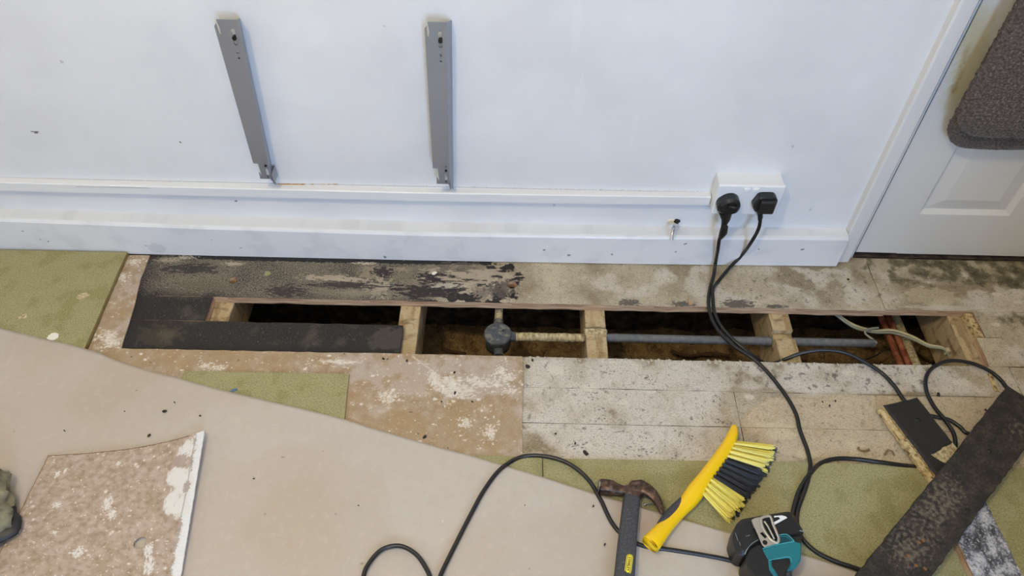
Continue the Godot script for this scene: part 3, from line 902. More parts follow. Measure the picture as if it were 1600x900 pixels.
# ---------------------------------------------------------------- the room
func build_room() -> void:
	var wr := Rect2(-1.3, 0.8, 2.15, -0.8)
	var wb := setting("wall_back", ex(pv([-2.2, -0.5, 1.75, -0.5, 1.75, -0.024, 0.8450, -0.024, 0.8450, 2.4, -2.2, 2.4]), -0.14, 0.0, M["wall_paint"], "z", 0.0, M["plain_wall"], [], wr), "white painted wall with filled holes and small scuffs")
	part(wb, "door_side_wall", ex(rect(1.625, -0.024, 1.75, 2.0), -0.14, 0.0, M["plain_wall"], "z"))
	part(wb, "added_light_stop", ex(rect(0.7, -0.5, 1.75, 2.4), -0.20, -0.15, M["plain_wall"], "z"))  # unseen panel added to stop sky light leaking under the door
	# the slit beside the door is closed by the frame; the wall over and beyond the door
	part(wb, "door_head_wall", ex(rect(0.8452, 2.0, 1.75, 2.4), -0.14, 0.0, M["plain_wall"], "z"))
	part(wb, "foundation_facing", ex(rect(-2.2, -0.5, 1.75, -0.024), -0.004, 0.006, M["sooty_brick_gap_shade"], "z"), "dark sooty brickwork below the floor")
	setting("wall_left", bx(Vector3(-2.32, -0.5, -0.14), Vector3(-2.2, 2.4, 3.7), M["plain_wall"]), "plain side wall out of frame to the left")
	setting("wall_right", bx(Vector3(1.75, -0.5, -0.14), Vector3(1.87, 2.4, 3.7), M["plain_wall"]), "plain side wall out of frame to the right")
	setting("wall_front", ex(rect(-2.2, -0.5, 1.75, 2.4), 3.5, 3.62, M["plain_wall"], "z", 0.0, null, [rect(0.27, 0.8, 0.97, 2.2)]), "wall with a window behind the viewer")
	setting("added_light_blocker", bx(Vector3(0.82, 0.0, 1.6), Vector3(1.75, 2.4, 1.7), M["plain_wall"]), "unseen panel added behind the viewer to keep window light off the door")  # added out of view, only to shade the door from the window
	setting("ceiling", bx(Vector3(-2.32, 2.4, -0.14), Vector3(1.87, 2.5, 3.7), M["ceiling_paint"]), "white ceiling")
	var win := setting_root("window_1", "white framed window behind the viewer")
	var wf := part(win, "window_frame", ex(rect(0.27, 0.8, 0.97, 2.2), 3.53, 3.59, M["white_gloss"], "z", 0.0, null, [rect(0.32, 0.85, 0.92, 1.47), rect(0.32, 1.53, 0.92, 2.15)]))
	part(wf, "pane", ex(rect(0.32, 0.85, 0.92, 1.47), 3.555, 3.56, M["window_glass"], "z"))
	part(wf, "pane", ex(rect(0.32, 1.53, 0.92, 2.15), 3.555, 3.56, M["window_glass"], "z"))
	var lm := thing("ceiling_lamp", "round warm ceiling lamp above the room, out of frame", "lamp", Vector3(-0.5, 2.4, 1.25))
	part(lm, "ceiling_rose", loft([Vector3(-0.5, 2.4, 1.25), Vector3(-0.5, 2.37, 1.25)], [0.05, 0.04], [0.05, 0.04], M["white_gloss"], 16, Vector3.RIGHT))
	part(lm, "flex", tube([Vector3(-0.5, 2.37, 1.25), Vector3(-0.5, 2.26, 1.25)], 0.004, M["socket_plastic"], 2, 6).duplicate())
	part(lm, "bulb", lump(Vector3(-0.5, 2.2, 1.25), Vector3(0.07, 0.07, 0.07), M["lamp_glass"], 0.0, 1.0, 1, 12, 20))
	# skirting board: a thick plain board, a little uneven along the wall
	var sk := new_st()
	sk.set_smooth_group(-1)
	var xs := [-2.2, -1.2, -0.75, -0.22, 0.3, 0.795]
	var tops := [0.110, 0.1075, 0.099, 0.0925, 0.094, 0.0985]
	var zs := [0.041, 0.0415, 0.0435, 0.0445, 0.0415, 0.035]
	var prof := func(i: int) -> Array:
		var t: float = tops[i]
		var z: float = zs[i]
		return [Vector3(xs[i], 0.003, z), Vector3(xs[i], t - 0.006, z - 0.001), Vector3(xs[i], t - 0.002, z - 0.004), Vector3(xs[i], t, z - 0.009), Vector3(xs[i], t, -0.002), Vector3(xs[i], 0.003, -0.002)]
	for i in xs.size() - 1:
		var a: Array = prof.call(i)
		var b: Array = prof.call(i + 1)
		for k in 6:
			var k2 := (k + 1) % 6
			var uv := []
			for q: Vector3 in [a[k], b[k], b[k2], a[k2]]:
				uv.append(Vector2((q.x + 1.35) / 2.2, q.y / 0.12 if k < 3 else 0.02))
			quad(sk, a[k], b[k], b[k2], a[k2], (a[k] + b[k2]) * 0.5 - Vector3((xs[i] + xs[i + 1]) / 2, 0.05, 0.018), uv)
	var last: Array = prof.call(xs.size() - 1)
	for k in range(1, 5):
		tri(sk, last[0], last[k], last[k + 1], Vector3.RIGHT, [Vector2(0.9, 0.02), Vector2(0.9, 0.02), Vector2(0.9, 0.02)])
	setting("baseboard_back", done(sk, M["gloss_paint"]), "thick white gloss skirting board with scuffs and a grey patch")
	# door and its architrave
	var tr := setting_root("trim_1", "white architrave beside the door")
	part(tr, "architrave", ex(pv([0.796, 0.0, 0.8335, 0.0, 0.8335, 0.013, 0.829, 0.017, 0.802, 0.0185, 0.797, 0.0165]), 0.0, 2.004, M["architrave_paint"], "y"))
	part(tr, "architrave", ex(pv([1.663, 0.0, 1.626, 0.0, 1.626, 0.013, 1.630, 0.017, 1.657, 0.0185, 1.662, 0.0165]), 0.0, 2.004, M["architrave_paint"], "y"))
	part(tr, "architrave", ex(rect(0.796, 2.005, 1.663, 2.043), 0.0, 0.0185, M["architrave_paint"], "z"))
	part(tr, "door_lining", bx(Vector3(0.833, 0.0, -0.12), Vector3(0.8448, 2.0, -0.004), M["architrave_paint"]))
	part(tr, "door_lining", bx(Vector3(1.6135, 0.0, -0.12), Vector3(1.625, 2.0, 0.012), M["architrave_paint"]))
	var dr := setting_root("door_1", "white panelled door with a stained patch by its edge")
	var dv := Rect2(0.84, 2.0, 0.78, -2.0)
	var ps := [rect(0.951, 0.147, 1.163, 0.86), rect(1.293, 0.147, 1.505, 0.86), rect(0.951, 1.02, 1.163, 1.86), rect(1.293, 1.02, 1.505, 1.86)]
	for q in [[0.849, 0.951], [1.163, 1.293], [1.505, 1.611]]:
		part(dr, "stile", ex(pv([q[0], 0.016 - 0.008 * (q[0] - 0.85), q[1], 0.016 - 0.008 * (q[1] - 0.85), q[1], 1.995, q[0], 1.995]), -0.045, -0.003, M["door_paint"], "z", 0.0, null, [], dv))
	for q in [[0.951, 1.163], [1.293, 1.505]]:
		for y in [[0.0135, 0.147], [0.86, 1.02], [1.86, 1.995]]:
			part(dr, "rail", ex(rect(q[0], y[0], q[1], y[1]), -0.045, -0.003, M["door_paint"], "z", 0.0, null, [], dv))
	for p: PackedVector2Array in ps:
		var st := new_st()
		st.set_smooth_group(-1)
		var ring0 := p
		var ring1 := fix_inset(p, 0.010, -1.0 if Geometry2D.is_polygon_clockwise(p) else 1.0)
		var ring2 := fix_inset(p, 0.044, -1.0 if Geometry2D.is_polygon_clockwise(p) else 1.0)
		for i in 4:
			var j := (i + 1) % 4
			var u := Vector2(0.5, 0.9)
			quad(st, put3(ring0[i], -0.003, "z"), put3(ring0[j], -0.003, "z"), put3(ring1[j], -0.013, "z"), put3(ring1[i], -0.013, "z"), Vector3.BACK, [u, u, u, u])
			quad(st, put3(ring1[i], -0.013, "z"), put3(ring1[j], -0.013, "z"), put3(ring2[j], -0.005, "z"), put3(ring2[i], -0.005, "z"), Vector3.BACK, [u, u, u, u])
		var v := Vector2(0.5, 0.9)
		quad(st, put3(ring2[0], -0.005, "z"), put3(ring2[1], -0.005, "z"), put3(ring2[2], -0.005, "z"), put3(ring2[3], -0.005, "z"), Vector3.BACK, [v, v, v, v])
		part(dr, "panel", done(st, M["door_paint"]))
	part(dr, "threshold_strip", bx(Vector3(0.834, -0.006, -0.13), Vector3(1.625, 0.0005, -0.004), M["sooty_brick_gap_shade"]))  # dark material stands in for the shade in the gap under the door

func board(fl: Node3D, x0: float, x1: float, z0: float, z1: float, sd: int, amp := 0.0004, holes := [], side := "board_joint") -> void:
	var p := jag(rect(x0, z0, x1, z1), 0.03, amp, sd)
	part(fl, "floorboard", ex(p, -0.02, rng.randf_range(-0.0004, 0.0002), M["boards"], "y", 0.0006, M[side], holes, FLOOR_R))

func build_floor() -> void:
	rng.seed = 21
	var fl := setting_root("floor", "old floorboards with adhesive and plaster residue, some boards lifted")
	board(fl, -2.19, 0.876, 0.002, 0.1722, 1, 0.0013, [circle(Vector2(-0.666, 0.120), 0.0105, 14), circle(Vector2(0.0, 0.116), 0.0115, 14)], "board_edge")
	board(fl, 0.8768, 1.749, 0.002, 0.0727, 2)
	board(fl, 0.8768, 1.749, 0.0737, 0.168, 3, 0.0006, [], "board_edge")
	board(fl, -2.19, -0.698, 0.1729, 0.2440, 4, 0.0006, [], "board_edge")
	board(fl, -2.19, -0.246, 0.2450, 0.3245, 5, 0.0010)
	board(fl, 1.082, 1.749, 0.1695, 0.2445, 6, 0.0016, [], "board_edge")
	board(fl, 1.060, 1.749, 0.2465, 0.3262, 7, 0.0016, [], "board_edge")
	board(fl, -2.19, 1.10, 0.3262, 0.4063, 8, 0.0009)
	board(fl, 1.101, 1.749, 0.3275, 0.4063, 9, 0.0008)
	board(fl, -2.19, 0.4785, 0.4071, 0.4936, 10)
	board(fl, 0.4795, 1.749, 0.4071, 0.4936, 11)
	board(fl, -2.19, 0.4785, 0.4945, 0.5752, 12)
	board(fl, 0.4795, 1.749, 0.4943, 0.5752, 13)
	var z := 0.576
	var k := 20
	while z < 3.45:
		board(fl, -2.19, 1.749, z, min(z + 0.085, 3.499), k, 0.0)
		z += 0.0865
		k += 1
	# torn splinters at the end of the lifted board
	part(fl, "board_stub", ex(jag(pv([1.062, 0.17, 1.081, 0.17, 1.081, 0.244, 1.070, 0.235, 1.066, 0.20]), 0.012, 0.002, 90), -0.02, -0.004, M["raw_split_wood"], "y", 0.001))
	# joists, notched for the conduit
	var jx := [[-0.702, 0], [-0.261, 0], [0.1725, 1], [0.607, 1], [1.030, 0]]
	for q in jx:
		var pr := pv([0.008, -0.0206, 1.6, -0.0206, 1.6, -0.13, 0.008, -0.13])
		if q[1]:
			pr = pv([0.008, -0.0206, 0.221, -0.0206, 0.222, -0.049, 0.244, -0.049, 0.245, -0.0206, 1.6, -0.0206, 1.6, -0.13, 0.008, -0.13])
		part(fl, "joist", ex(pr, q[0], q[0] + 0.047, M["joist_wood"], "x", 0.0015))
	part(fl, "notch_packing", ex(jag(rect(0.170, 0.2225, 0.2215, 0.2435), 0.006, 0.0016, 91), -0.0480, -0.024, M["conduit_dusty"], "y", 0.002), "dusty plaster packed over the conduit in a notched joist")
	part(fl, "notch_packing", ex(jag(rect(0.608, 0.2225, 0.653, 0.2435), 0.006, 0.001, 92), -0.0480, -0.031, M["joist_wood"], "y", 0.002))
	# crumbly plaster left standing along the edge of the opening
	var cm := MultiMesh.new()
	cm.transform_format = MultiMesh.TRANSFORM_3D
	cm.mesh = lump(Vector3.ZERO, Vector3(0.004, 0.0022, 0.003), M["edge_plaster"], 0.7, 160.0, 7, 6, 9)
	cm.instance_count = 150
	for i in 150:
		var u := rng.randf()
		var x := lerpf(0.035, 1.02, u * u if i % 2 == 0 else u)
		var s := rng.randf_range(0.3, 1.25)
		cm.set_instance_transform(i, Transform3D(Basis(Vector3.UP, rng.randf() * TAU).scaled(Vector3(s, s, s)), Vector3(x, 0.0, 0.3275 + absf(rng.randfn(0.0, 0.004)))))
	var ci := MultiMeshInstance3D.new()
	ci.name = "edge_crust"
	ci.multimesh = cm
	fl.add_child(ci)
	ci.set_meta("kind", "stuff")
	# bare earth and rubble below
	var g := new_st()
	var nn := FastNoiseLite.new()
	nn.seed = 5
	nn.frequency = 6.0
	var hgt := func(x: float, zz: float) -> float: return -0.30 + nn.get_noise_2d(x, zz) * 0.03 + nn.get_noise_2d(x * 5.0, zz * 5.0) * 0.008 + 0.03 * clampf((x - 0.6) * 3.0, 0.0, 1.0)
	for i in 160:
		for j in 24:
			var x0 := -2.2 + i * 3.95 / 160
			var x1 := -2.2 + (i + 1) * 3.95 / 160
			var z0 := 0.0 + 0.6 * j / 24
			var z1 := 0.0 + 0.6 * (j + 1) / 24
			quad(g, Vector3(x0, hgt.call(x0, z0), z0), Vector3(x1, hgt.call(x1, z0), z0), Vector3(x1, hgt.call(x1, z1), z1), Vector3(x0, hgt.call(x0, z1), z1), Vector3.UP)
	quad(g, Vector3(-2.2, -0.29, 0.6), Vector3(1.75, -0.27, 0.6), Vector3(1.75, -0.3, 3.55), Vector3(-2.2, -0.3, 3.55), Vector3.UP)
	setting("ground", done(g, M["sandy_ground"]), "sandy earth below the lifted floorboards")
	var mm := MultiMesh.new()
	mm.transform_format = MultiMesh.TRANSFORM_3D
	mm.mesh = lump(Vector3.ZERO, Vector3(0.009, 0.006, 0.008), M["rubble"], 0.6, 90.0, 3, 5, 7)
	mm.instance_count = 900
	for i in 900:
		var x := rng.randf_range(-0.7, 1.1)
		var zz := rng.randf_range(0.01, 0.35)
		var s := rng.randf_range(0.2, 1.3)
		mm.set_instance_transform(i, Transform3D(Basis.from_euler(Vector3(rng.randf() * 6, rng.randf() * 6, rng.randf() * 6)).scaled(Vector3(s, s, s)), Vector3(x, hgt.call(x, zz), zz)))
	var mi := MultiMeshInstance3D.new()
	mi.name = "rubble"
	mi.multimesh = mm
	add_child(mi)
	mi.set_meta("kind", "stuff")
	mi.set_meta("label", "loose stones and grit on the earth under the floor")
	mi.set_meta("category", "rubble")
	var tw := [[[1048, 548, 1075, 556, 1110, 552, 1140, 556], "dark bent twig lying on the sandy earth between two joists"], [[690, 545, 705, 549, 728, 553], "short reddish twig on the earth left of the round conduit box"]]
	for t in tw:
		var pts := []
		for i in range(0, t[0].size(), 2):
			pts.append(F(t[0][i], t[0][i + 1], -0.268))
		single("twig", loft(cr(pts, 5), [0.0045], [0.0045], M["twig_bark"], 6, Vector3.UP, 2.0, true, 0.002, 80.0), t[1], "twig")

# ---------------------------------------------------------------- things lying on the boards
func build_sheets() -> void:
	# hardboard, an L round the black boards
	var hb := pv([-0.9385, 0.047, -0.886, 0.047, -0.884, 0.12, -0.868, 0.23, -0.858, 0.329, -0.24, 0.3275, 0.026, 0.3275, 0.030, 0.40, 0.026, 0.48, 0.030, 0.60, -0.30, 0.60, -0.60, 0.60, -0.90, 0.60, -0.93, 0.345])
	single("hardboard_sheet", ex(jag(hb, 0.02, 0.0011, 31), 0.0008, 0.0038, M["hardboard"], "y", 0.0006, M["hardboard_edge"], [], HARD_R), "paint splattered brown hardboard sheet cut around the black boards", "board")
	var ul := [
		[[-1.6, 0.05, -0.9395, 0.047, -0.9355, 0.2, -0.931, 0.339, -0.930, 0.37, -1.15, 0.35, -1.6, 0.25], 0.0008, 0.0135, "large green fibre underlay sheet against the skirting at far left"],
		[[-0.70, 0.389, -0.5, 0.388, -0.346, 0.388, -0.338, 0.50, -0.33, 0.62, -0.70, 0.62], 0.004, 0.0095, "small green fibre underlay sheet on the hardboard beside the brown paper"],
		[[-0.06, 0.577, 0.0665, 0.5765, 0.074, 0.95, -0.06, 0.95], 0.0043, 0.0088, "paler green underlay strip left of the hammer, by the looped cable"],
		[[0.068, 0.5785, 0.4, 0.577, 0.81, 0.5765, 1.62, 0.5775, 1.62, 1.05, 0.075, 1.05], 0.0008, 0.0070, "wide green fibre underlay sheet under the hammer, brush and drill"]]
	for u in ul:
		single("underlay_sheet", ex(jag(pv(u[0]), 0.03, 0.0006, 33), u[1], u[2], M["underlay"], "y", 0.0006, M["underlay_edge"]), u[3], "underlay")
	# brown paper over the lower left
	var edge := [Vector2(-1.6, 0.165), Vector2(-1.3, 0.245), Vector2(-1.139, 0.288), Vector2(-1.043, 0.312), Vector2(-0.93, 0.340), Vector2(-0.647, 0.426), Vector2(-0.337, 0.502), Vector2(0.008, 0.603), Vector2(0.181, 0.658), Vector2(0.427, 0.731), Vector2(0.592, 0.782), Vector2(0.8, 0.852), Vector2(1.1, 0.95)]
	var e2 := cr(edge, 16)
	var nn := FastNoiseLite.new()
	nn.seed = 9
	nn.frequency = 2.2
	var bump := func(x: float, z: float) -> float:
		var on := smoothstep(-0.895, -0.85, x)
		var h := lerpf(lerpf(0.0152, 0.0058, smoothstep(0.36, 0.47, z)), 0.0058, on)
		h = lerpf(h, 0.0116, smoothstep(-0.76, -0.715, x) * (1.0 - smoothstep(-0.325, -0.28, x)))
		h = lerpf(h, 0.0106, smoothstep(-0.13, -0.08, x) * smoothstep(0.50, 0.56, z))
		return h
	var st := new_st()
	var rows := 60
	var pt := func(i: int, j: int) -> Vector3:
		var e: Vector2 = e2[i]
		var t := float(j) / rows
		var x := e.x
		var z := lerpf(e.y, 1.25, t * t * 0.5 + t * 0.5)
		var h: float = bump.call(x, z)
		var w: float = smoothstep(0.0, 0.08, z - e.y)
		h += w * (0.004 * (nn.get_noise_2d(x, z) + 0.5) + 0.0012 * nn.get_noise_2d(x * 4.0, z * 3.0 + x * 2.0))
		return Vector3(x, h, z)
	for i in e2.size() - 1:
		for j in rows:
			var q := [pt.call(i, j), pt.call(i + 1, j), pt.call(i + 1, j + 1), pt.call(i, j + 1)]
			var uv := []
			for p: Vector3 in q:
				uv.append(Vector2((p.x + 1.35) / 2.3, (p.z - 0.2) / 1.15))
			quad(st, q[0], q[1], q[2], q[3], Vector3.UP, uv)
			quad(st, q[0] - Vector3(0, 0.0007, 0), q[1] - Vector3(0, 0.0007, 0), q[2] - Vector3(0, 0.0007, 0), q[3] - Vector3(0, 0.0007, 0), Vector3.DOWN, uv)
		var a: Vector3 = pt.call(i, 0)
		var b: Vector3 = pt.call(i + 1, 0)
		quad(st, a, b, b - Vector3(0, 0.0007, 0), a - Vector3(0, 0.0007, 0), Vector3.FORWARD, [Vector2(0.5, 0.5), Vector2(0.5, 0.5), Vector2(0.5, 0.5), Vector2(0.5, 0.5)])
	single("brown_paper", done(st, M["brown_paper"]), "large sheet of brown protective paper covering the lower left of the floor", "paper")
	# loose piece of hardboard on the paper, its far right corner curled up
	var hs := new_st()
	hs.set_smooth_group(0)
	var nu := 54
	var nv := 84
	var c0 := F2(75, 712, 0.014)
	var c1 := F2(320, 673, 0.034)
	var c2 := F2(285, 900, 0.016) + (F2(285, 900, 0.016) - F2(318, 690, 0.03)) * 0.55
	var c3 := F2(0, 862, 0.014) + (F2(0, 862, 0.014) - c0) * 0.8
	var hc := F2(219, 849, 0.018)
	var hr := 0.0115
	var sh := func(i: int, j: int) -> Vector3:
		var u := float(i) / nu
		var v := float(j) / nv
		var q := c0.lerp(c1, u).lerp(c3.lerp(c2, u), v)
		q.y += (0.010 * sin(PI * u) * (1.0 - v))
		q += Vector2(nn.get_noise_2d(q.x * 40.0, q.y * 40.0), nn.get_noise_2d(q.y * 40.0, q.x * 40.0)) * (0.0012 if i == 0 or i == nu or j == 0 else 0.0)
		var off := q - hc
		if off.length() < hr * 1.7 and off.length() > 0.0001:
			q = hc + off.normalized() * max(hr, off.length())
		var y: float = 0.0150 + 0.022 * pow(u, 3.0) * (1.0 - v * 0.75) + 0.002 * sin(u * 5.0)
		return Vector3(q.x, y, q.y)
	var th := Vector3(0, 0.0032, 0)
	var top := []
	for i in nu + 1:
		top.append([])
		for j in nv + 1:
			top[i].append(sh.call(i, j))
	for i in nu:
		for j in nv:
			var mid: Vector3 = (top[i][j] + top[i + 1][j + 1]) * 0.5
			if Vector2(mid.x, mid.z).distance_to(hc) < hr * 0.95:
				continue
			var uv := [Vector2(float(i) / nu, float(j) / nv), Vector2(float(i + 1) / nu, float(j) / nv), Vector2(float(i + 1) / nu, float(j + 1) / nv), Vector2(float(i) / nu, float(j + 1) / nv)]
			quad(hs, top[i][j], top[i + 1][j], top[i + 1][j + 1], top[i][j + 1], Vector3.UP, uv)
			quad(hs, top[i][j] - th, top[i + 1][j] - th, top[i + 1][j + 1] - th, top[i][j + 1] - th, Vector3.DOWN, uv)
			for dd in [[-1, 0, 0, 0, 0, 1], [1, 0, 1, 0, 1, 1], [0, -1, 0, 0, 1, 0], [0, 1, 0, 1, 1, 1]]:
				var ii: int = i + dd[0]
				var jj: int = j + dd[1]
				var gone := ii < 0 or jj < 0 or ii >= nu or jj >= nv
				if not gone:
					var m2: Vector3 = (top[ii][jj] + top[ii + 1][jj + 1]) * 0.5
					gone = Vector2(m2.x, m2.z).distance_to(hc) < hr * 0.95
				if gone:
					var a: Vector3 = top[i + dd[2]][j + dd[3]]
					var b: Vector3 = top[i + dd[4]][j + dd[5]]
					var un := Vector2(float(i) / nu, float(j) / nv)
					hs.set_smooth_group(2)
					quad(hs, a, b, b - th, a - th, Vector3(dd[0], 0, dd[1]), [un, un, un, un])
					hs.set_smooth_group(0)
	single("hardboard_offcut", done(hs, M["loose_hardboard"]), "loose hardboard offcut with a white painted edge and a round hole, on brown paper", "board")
	# crumpled cloth at the left edge of the frame
	var cl := thing("crumpled_cloth", "crumpled grey-green cloth with a black lump standing in for its shade at the left edge on brown paper", "cloth", Vector3(-0.99, 0.012, 0.74))
	part(cl, "fold", lump(Vector3(-0.985, 0.050, 0.735), Vector3(0.078, 0.048, 0.082), M["canvas_cloth"], 0.5, 16.0, 4, 40, 60))
	part(cl, "fold", lump(Vector3(-0.985, 0.064, 0.765), Vector3(0.064, 0.04, 0.05), M["canvas_cloth"], 0.6, 20.0, 8, 30, 40))
	part(cl, "shade_lump", lump(Vector3(-0.952, 0.028, 0.752), Vector3(0.064, 0.016, 0.05), M["black_rubber"], 0.2, 20.0, 6, 16, 28), "black lump standing in for the shade beside the cloth")  # black lump stands in for the shade beside the heap

func slab(outline: PackedVector2Array, y0: float, y1: float, top: Material, side: Material, a: Vector2, b: Vector2, wd: float, sd: int) -> ArrayMesh:
	# a plank whose texture runs from a to b; the outline is in the plank's own metres (x across, y along)
	var m := ex(jag(outline, 0.02, 0.0009, sd), y0, y1, top, "y", 0.0016, side, [], Rect2(-wd / 2, 0, wd, a.distance_to(b)))
	return m

func build_planks() -> void:
	# [from, to, width, y of the underside at both ends]
	var defs := [
		["plank_offcut", Vector2(0.816, 0.436), Vector2(0.905, 0.70), 0.082, 0.008, 0.008, 0.019, "black_plank", "raw_split_wood", "short black plank offcut with a pale split edge, under the long dark plank", [[-0.041, 0.0], [0.041, 0.004], [0.041, 0.215], [-0.041, 0.225]]],
		["plank_offcut", Vector2(0.862, 0.66), Vector2(0.885, 0.98), 0.088, 0.0085, 0.0085, 0.02, "smeared_plank", "board_edge", "grey plank smeared with white plaster, under the long dark plank at lower right", [[-0.044, 0.0], [0.044, 0.0], [0.044, 0.34], [-0.044, 0.34]]],
		["floorboard_plank", Vector2(1.071, 0.443), Vector2(0.547, 0.936), 0.09, 0.0285, 0.029, 0.02, "charred_plank", "charred_plank", "long dark dirty floorboard lying diagonally across the other two planks", [[-0.045, 0.0], [0.045, 0.0], [0.046, 0.72], [-0.045, 0.72]]]]
	var k := 0
	for d in defs:
		k += 1
		var a: Vector2 = d[1]
		var b: Vector2 = d[2]
		var ol := PackedVector2Array()
		for q in d[10]:
			ol.append(Vector2(q[0], q[1]))
		var dir := (b - a).normalized()
		var o := thing(d[0], d[9], "plank", Vector3(a.x, d[4], a.y))
		var z := Vector3(dir.x, 0, dir.y)
		o.basis = Basis(Vector3.UP.cross(z), Vector3.UP, z)
		var m := MeshInstance3D.new()
		m.name = "board"
		if k == 1:
			m.mesh = ex(jag(ol, 0.02, 0.0011, 40 + k), 0.0, d[6], M[d[7]], "y", 0.0045, M["raw_split_wood"], [], Rect2(-0.041, 0, 0.082, 0.3))
		else:
			m.mesh = ex(jag(ol, 0.012, 0.0013 if k == 3 else 0.001, 40 + k), 0.0, d[6], M[d[7]], "y", 0.0016, M["board_edge"] if k == 2 else M["charred_plank"], [], Rect2(-0.05, 0, 0.1, 0.2) if k == 2 else Rect2(-0.05, 0, 0.1, 0.73))
		o.add_child(m)
		if k == 1:
			# the torn edge shows bare wood, and a patch of pale skim near the crossing
			var sp := MeshInstance3D.new()
			sp.name = "split_edge"
			sp.mesh = ex(jag(pv([-0.052, 0.004, -0.0405, 0.0, -0.0405, 0.215, -0.047, 0.218, -0.055, 0.19]), 0.012, 0.0012, 51), 0.0, 0.0135, M["raw_split_wood"], "y", 0.004)
			sp.set_meta("label", "pale split wood along the plank's side")
			o.add_child(sp)
			var pa := MeshInstance3D.new()
			pa.name = "skim_patch"
			pa.mesh = ex(jag(pv([-0.022, 0.128, 0.036, 0.118, 0.040, 0.17, 0.005, 0.185, -0.018, 0.175, -0.006, 0.155]), 0.008, 0.002, 52), 0.0188, 0.0198, M["conduit_dusty"], "y", 0.0005)
			pa.set_meta("label", "pale patch of old skim")
			o.add_child(pa)
			var kn := MeshInstance3D.new()
			kn.name = "knot"
			kn.mesh = lump(Vector3(0.004, 0.019, 0.052), Vector3(0.006, 0.002, 0.005), M["black_rubber"], 0.3, 90.0, 4, 6, 10)
			o.add_child(kn)
		if k == 3:
			for q in [[0.0, 0.18], [-0.014, 0.012], [0.03, 0.33]]:
				var n := MeshInstance3D.new()
				n.name = "nail_head" if q[1] == 0.18 else "nail_head_%03d" % int(q[1] * 100)
				n.mesh = lump(Vector3(q[0], 0.0205, q[1]), Vector3(0.0045, 0.002, 0.0045), M["dark_screw"], 0.0, 1.0, 1, 6, 10)
				o.add_child(n)

# ---------------------------------------------------------------- on the wall
func bracket(label: String, zf: float, top_l: float, top_r: float, bot_l: float, bot_r: float, y1: float, y0: float, wall_t: float, wall_b: float) -> void:
	var o := thing("radiator_bracket", label, "bracket", Vector3((bot_l + bot_r) / 2, y0, 0.0), "zinc radiator brackets on the white wall")
	var H := y1 - y0
	var L := func(t: float) -> float: return lerpf(top_l, bot_l, t)
	var R := func(t: float) -> float: return lerpf(top_r, bot_r, t)
	var X := func(u: float, t: float) -> float: return lerpf(L.call(t), R.call(t), u)
	var Y := func(t: float) -> float: return y1 - H * t
	# front plate with a hook slot at the upper left, a cut out lower left corner, slots and holes
	var ol := PackedVector2Array()
	for q in [[0.0, 0.035], [0.10, 0.02], [0.11, 0.07], [0.17, 0.085], [0.20, 0.05], [0.14, 0.0], [1.0, 0.0], [1.0, 0.985], [0.20, 0.985], [0.20, 0.945], [0.27, 0.945], [0.32, 0.965], [0.36, 0.965], [0.30, 0.88], [0.0, 0.878]]:
		ol.append(Vector2(X.call(q[0], q[1]), Y.call(q[1])))
	var cen := func(u: float, t: float) -> Vector2: return Vector2(X.call(u, t), Y.call(t))
	var hl := [capsule(cen.call(0.70, 0.055), cen.call(0.70, 0.125), 0.0038), circle(cen.call(0.70, 0.175), 0.0032, 10), circle(cen.call(0.70, 0.207), 0.0022, 10), circle(cen.call(0.80, 0.862), 0.0022, 10), capsule(cen.call(0.80, 0.92), cen.call(0.80, 0.972), 0.0032)]
	var fp := part(o, "front_plate", ex(ol, zf - 0.0012, zf, M["zinc_steel"], "z", 0.0, null, hl))
	# flange going back to the wall and the foot at its lower end
	var st := new_st()
	st.set_smooth_group(-1)
	var n := 10
	for i in n:
		var t0 := float(i) / n
		var t1 := float(i + 1) / n
		var a := Vector3(R.call(t0), Y.call(t0), zf)
		var b := Vector3(R.call(t1), Y.call(t1), zf)
		var c := Vector3(lerpf(wall_t, wall_b, t1), lerpf(y1 - 0.018, y0 - 0.04, t1), 0.0015)
		var d := Vector3(lerpf(wall_t, wall_b, t0), lerpf(y1 - 0.018, y0 - 0.04, t0), 0.0015)
		quad(st, a, b, c, d, Vector3.RIGHT)
		var w := Vector3(-0.0012, 0, 0)
		quad(st, a + w, b + w, c + w, d + w, Vector3.LEFT)
		if i == 0:
			quad(st, a, d, d + w, a + w, Vector3.UP)
		if i == n - 1:
			quad(st, b, c, c + w, b + w, Vector3.DOWN)
	part(o, "side_flange", done(st, M["zinc_steel"]))
	part(o, "wall_tab", ex(pv([wall_t - 0.010, y1 - 0.026, wall_t, y1 - 0.02, wall_b, y0 + 0.0, wall_b, y0 - 0.05, wall_b - 0.005, y0 - 0.036, wall_b - 0.006, y0 - 0.02]), 0.0005, 0.0018, M["zinc_steel"], "z"))
	part(o, "bottom_shelf", ex(pv([lerpf(bot_l, bot_r, 0.18), zf, bot_r, zf, bot_r, zf - 0.012, lerpf(bot_l, bot_r, 0.18), zf - 0.012]), y0 + 0.004, y0 + 0.0052, M["zinc_steel"], "y"))
	part(o, "foot_tab", ex(pv([bot_r - 0.004, y0 + 0.012, bot_r + 0.0015, y0 + 0.014, bot_r + 0.003, y0 - 0.012, bot_r + 0.0005, y0 - 0.016]), 0.006, zf - 0.004, M["zinc_steel"], "z"))
	for q in [[0.70, 0.097], [0.80, 0.890]]:
		var s: Vector2 = cen.call(q[0], q[1])
		part(fp, "screw", loft([Vector3(s.x, s.y, zf - 0.006), Vector3(s.x, s.y, zf + 0.001), Vector3(s.x, s.y, zf + 0.0025)], [0.0028 if q[1] > 0.5 else 0.0042], [0.0028 if q[1] > 0.5 else 0.0042], M["dark_screw"], 12))

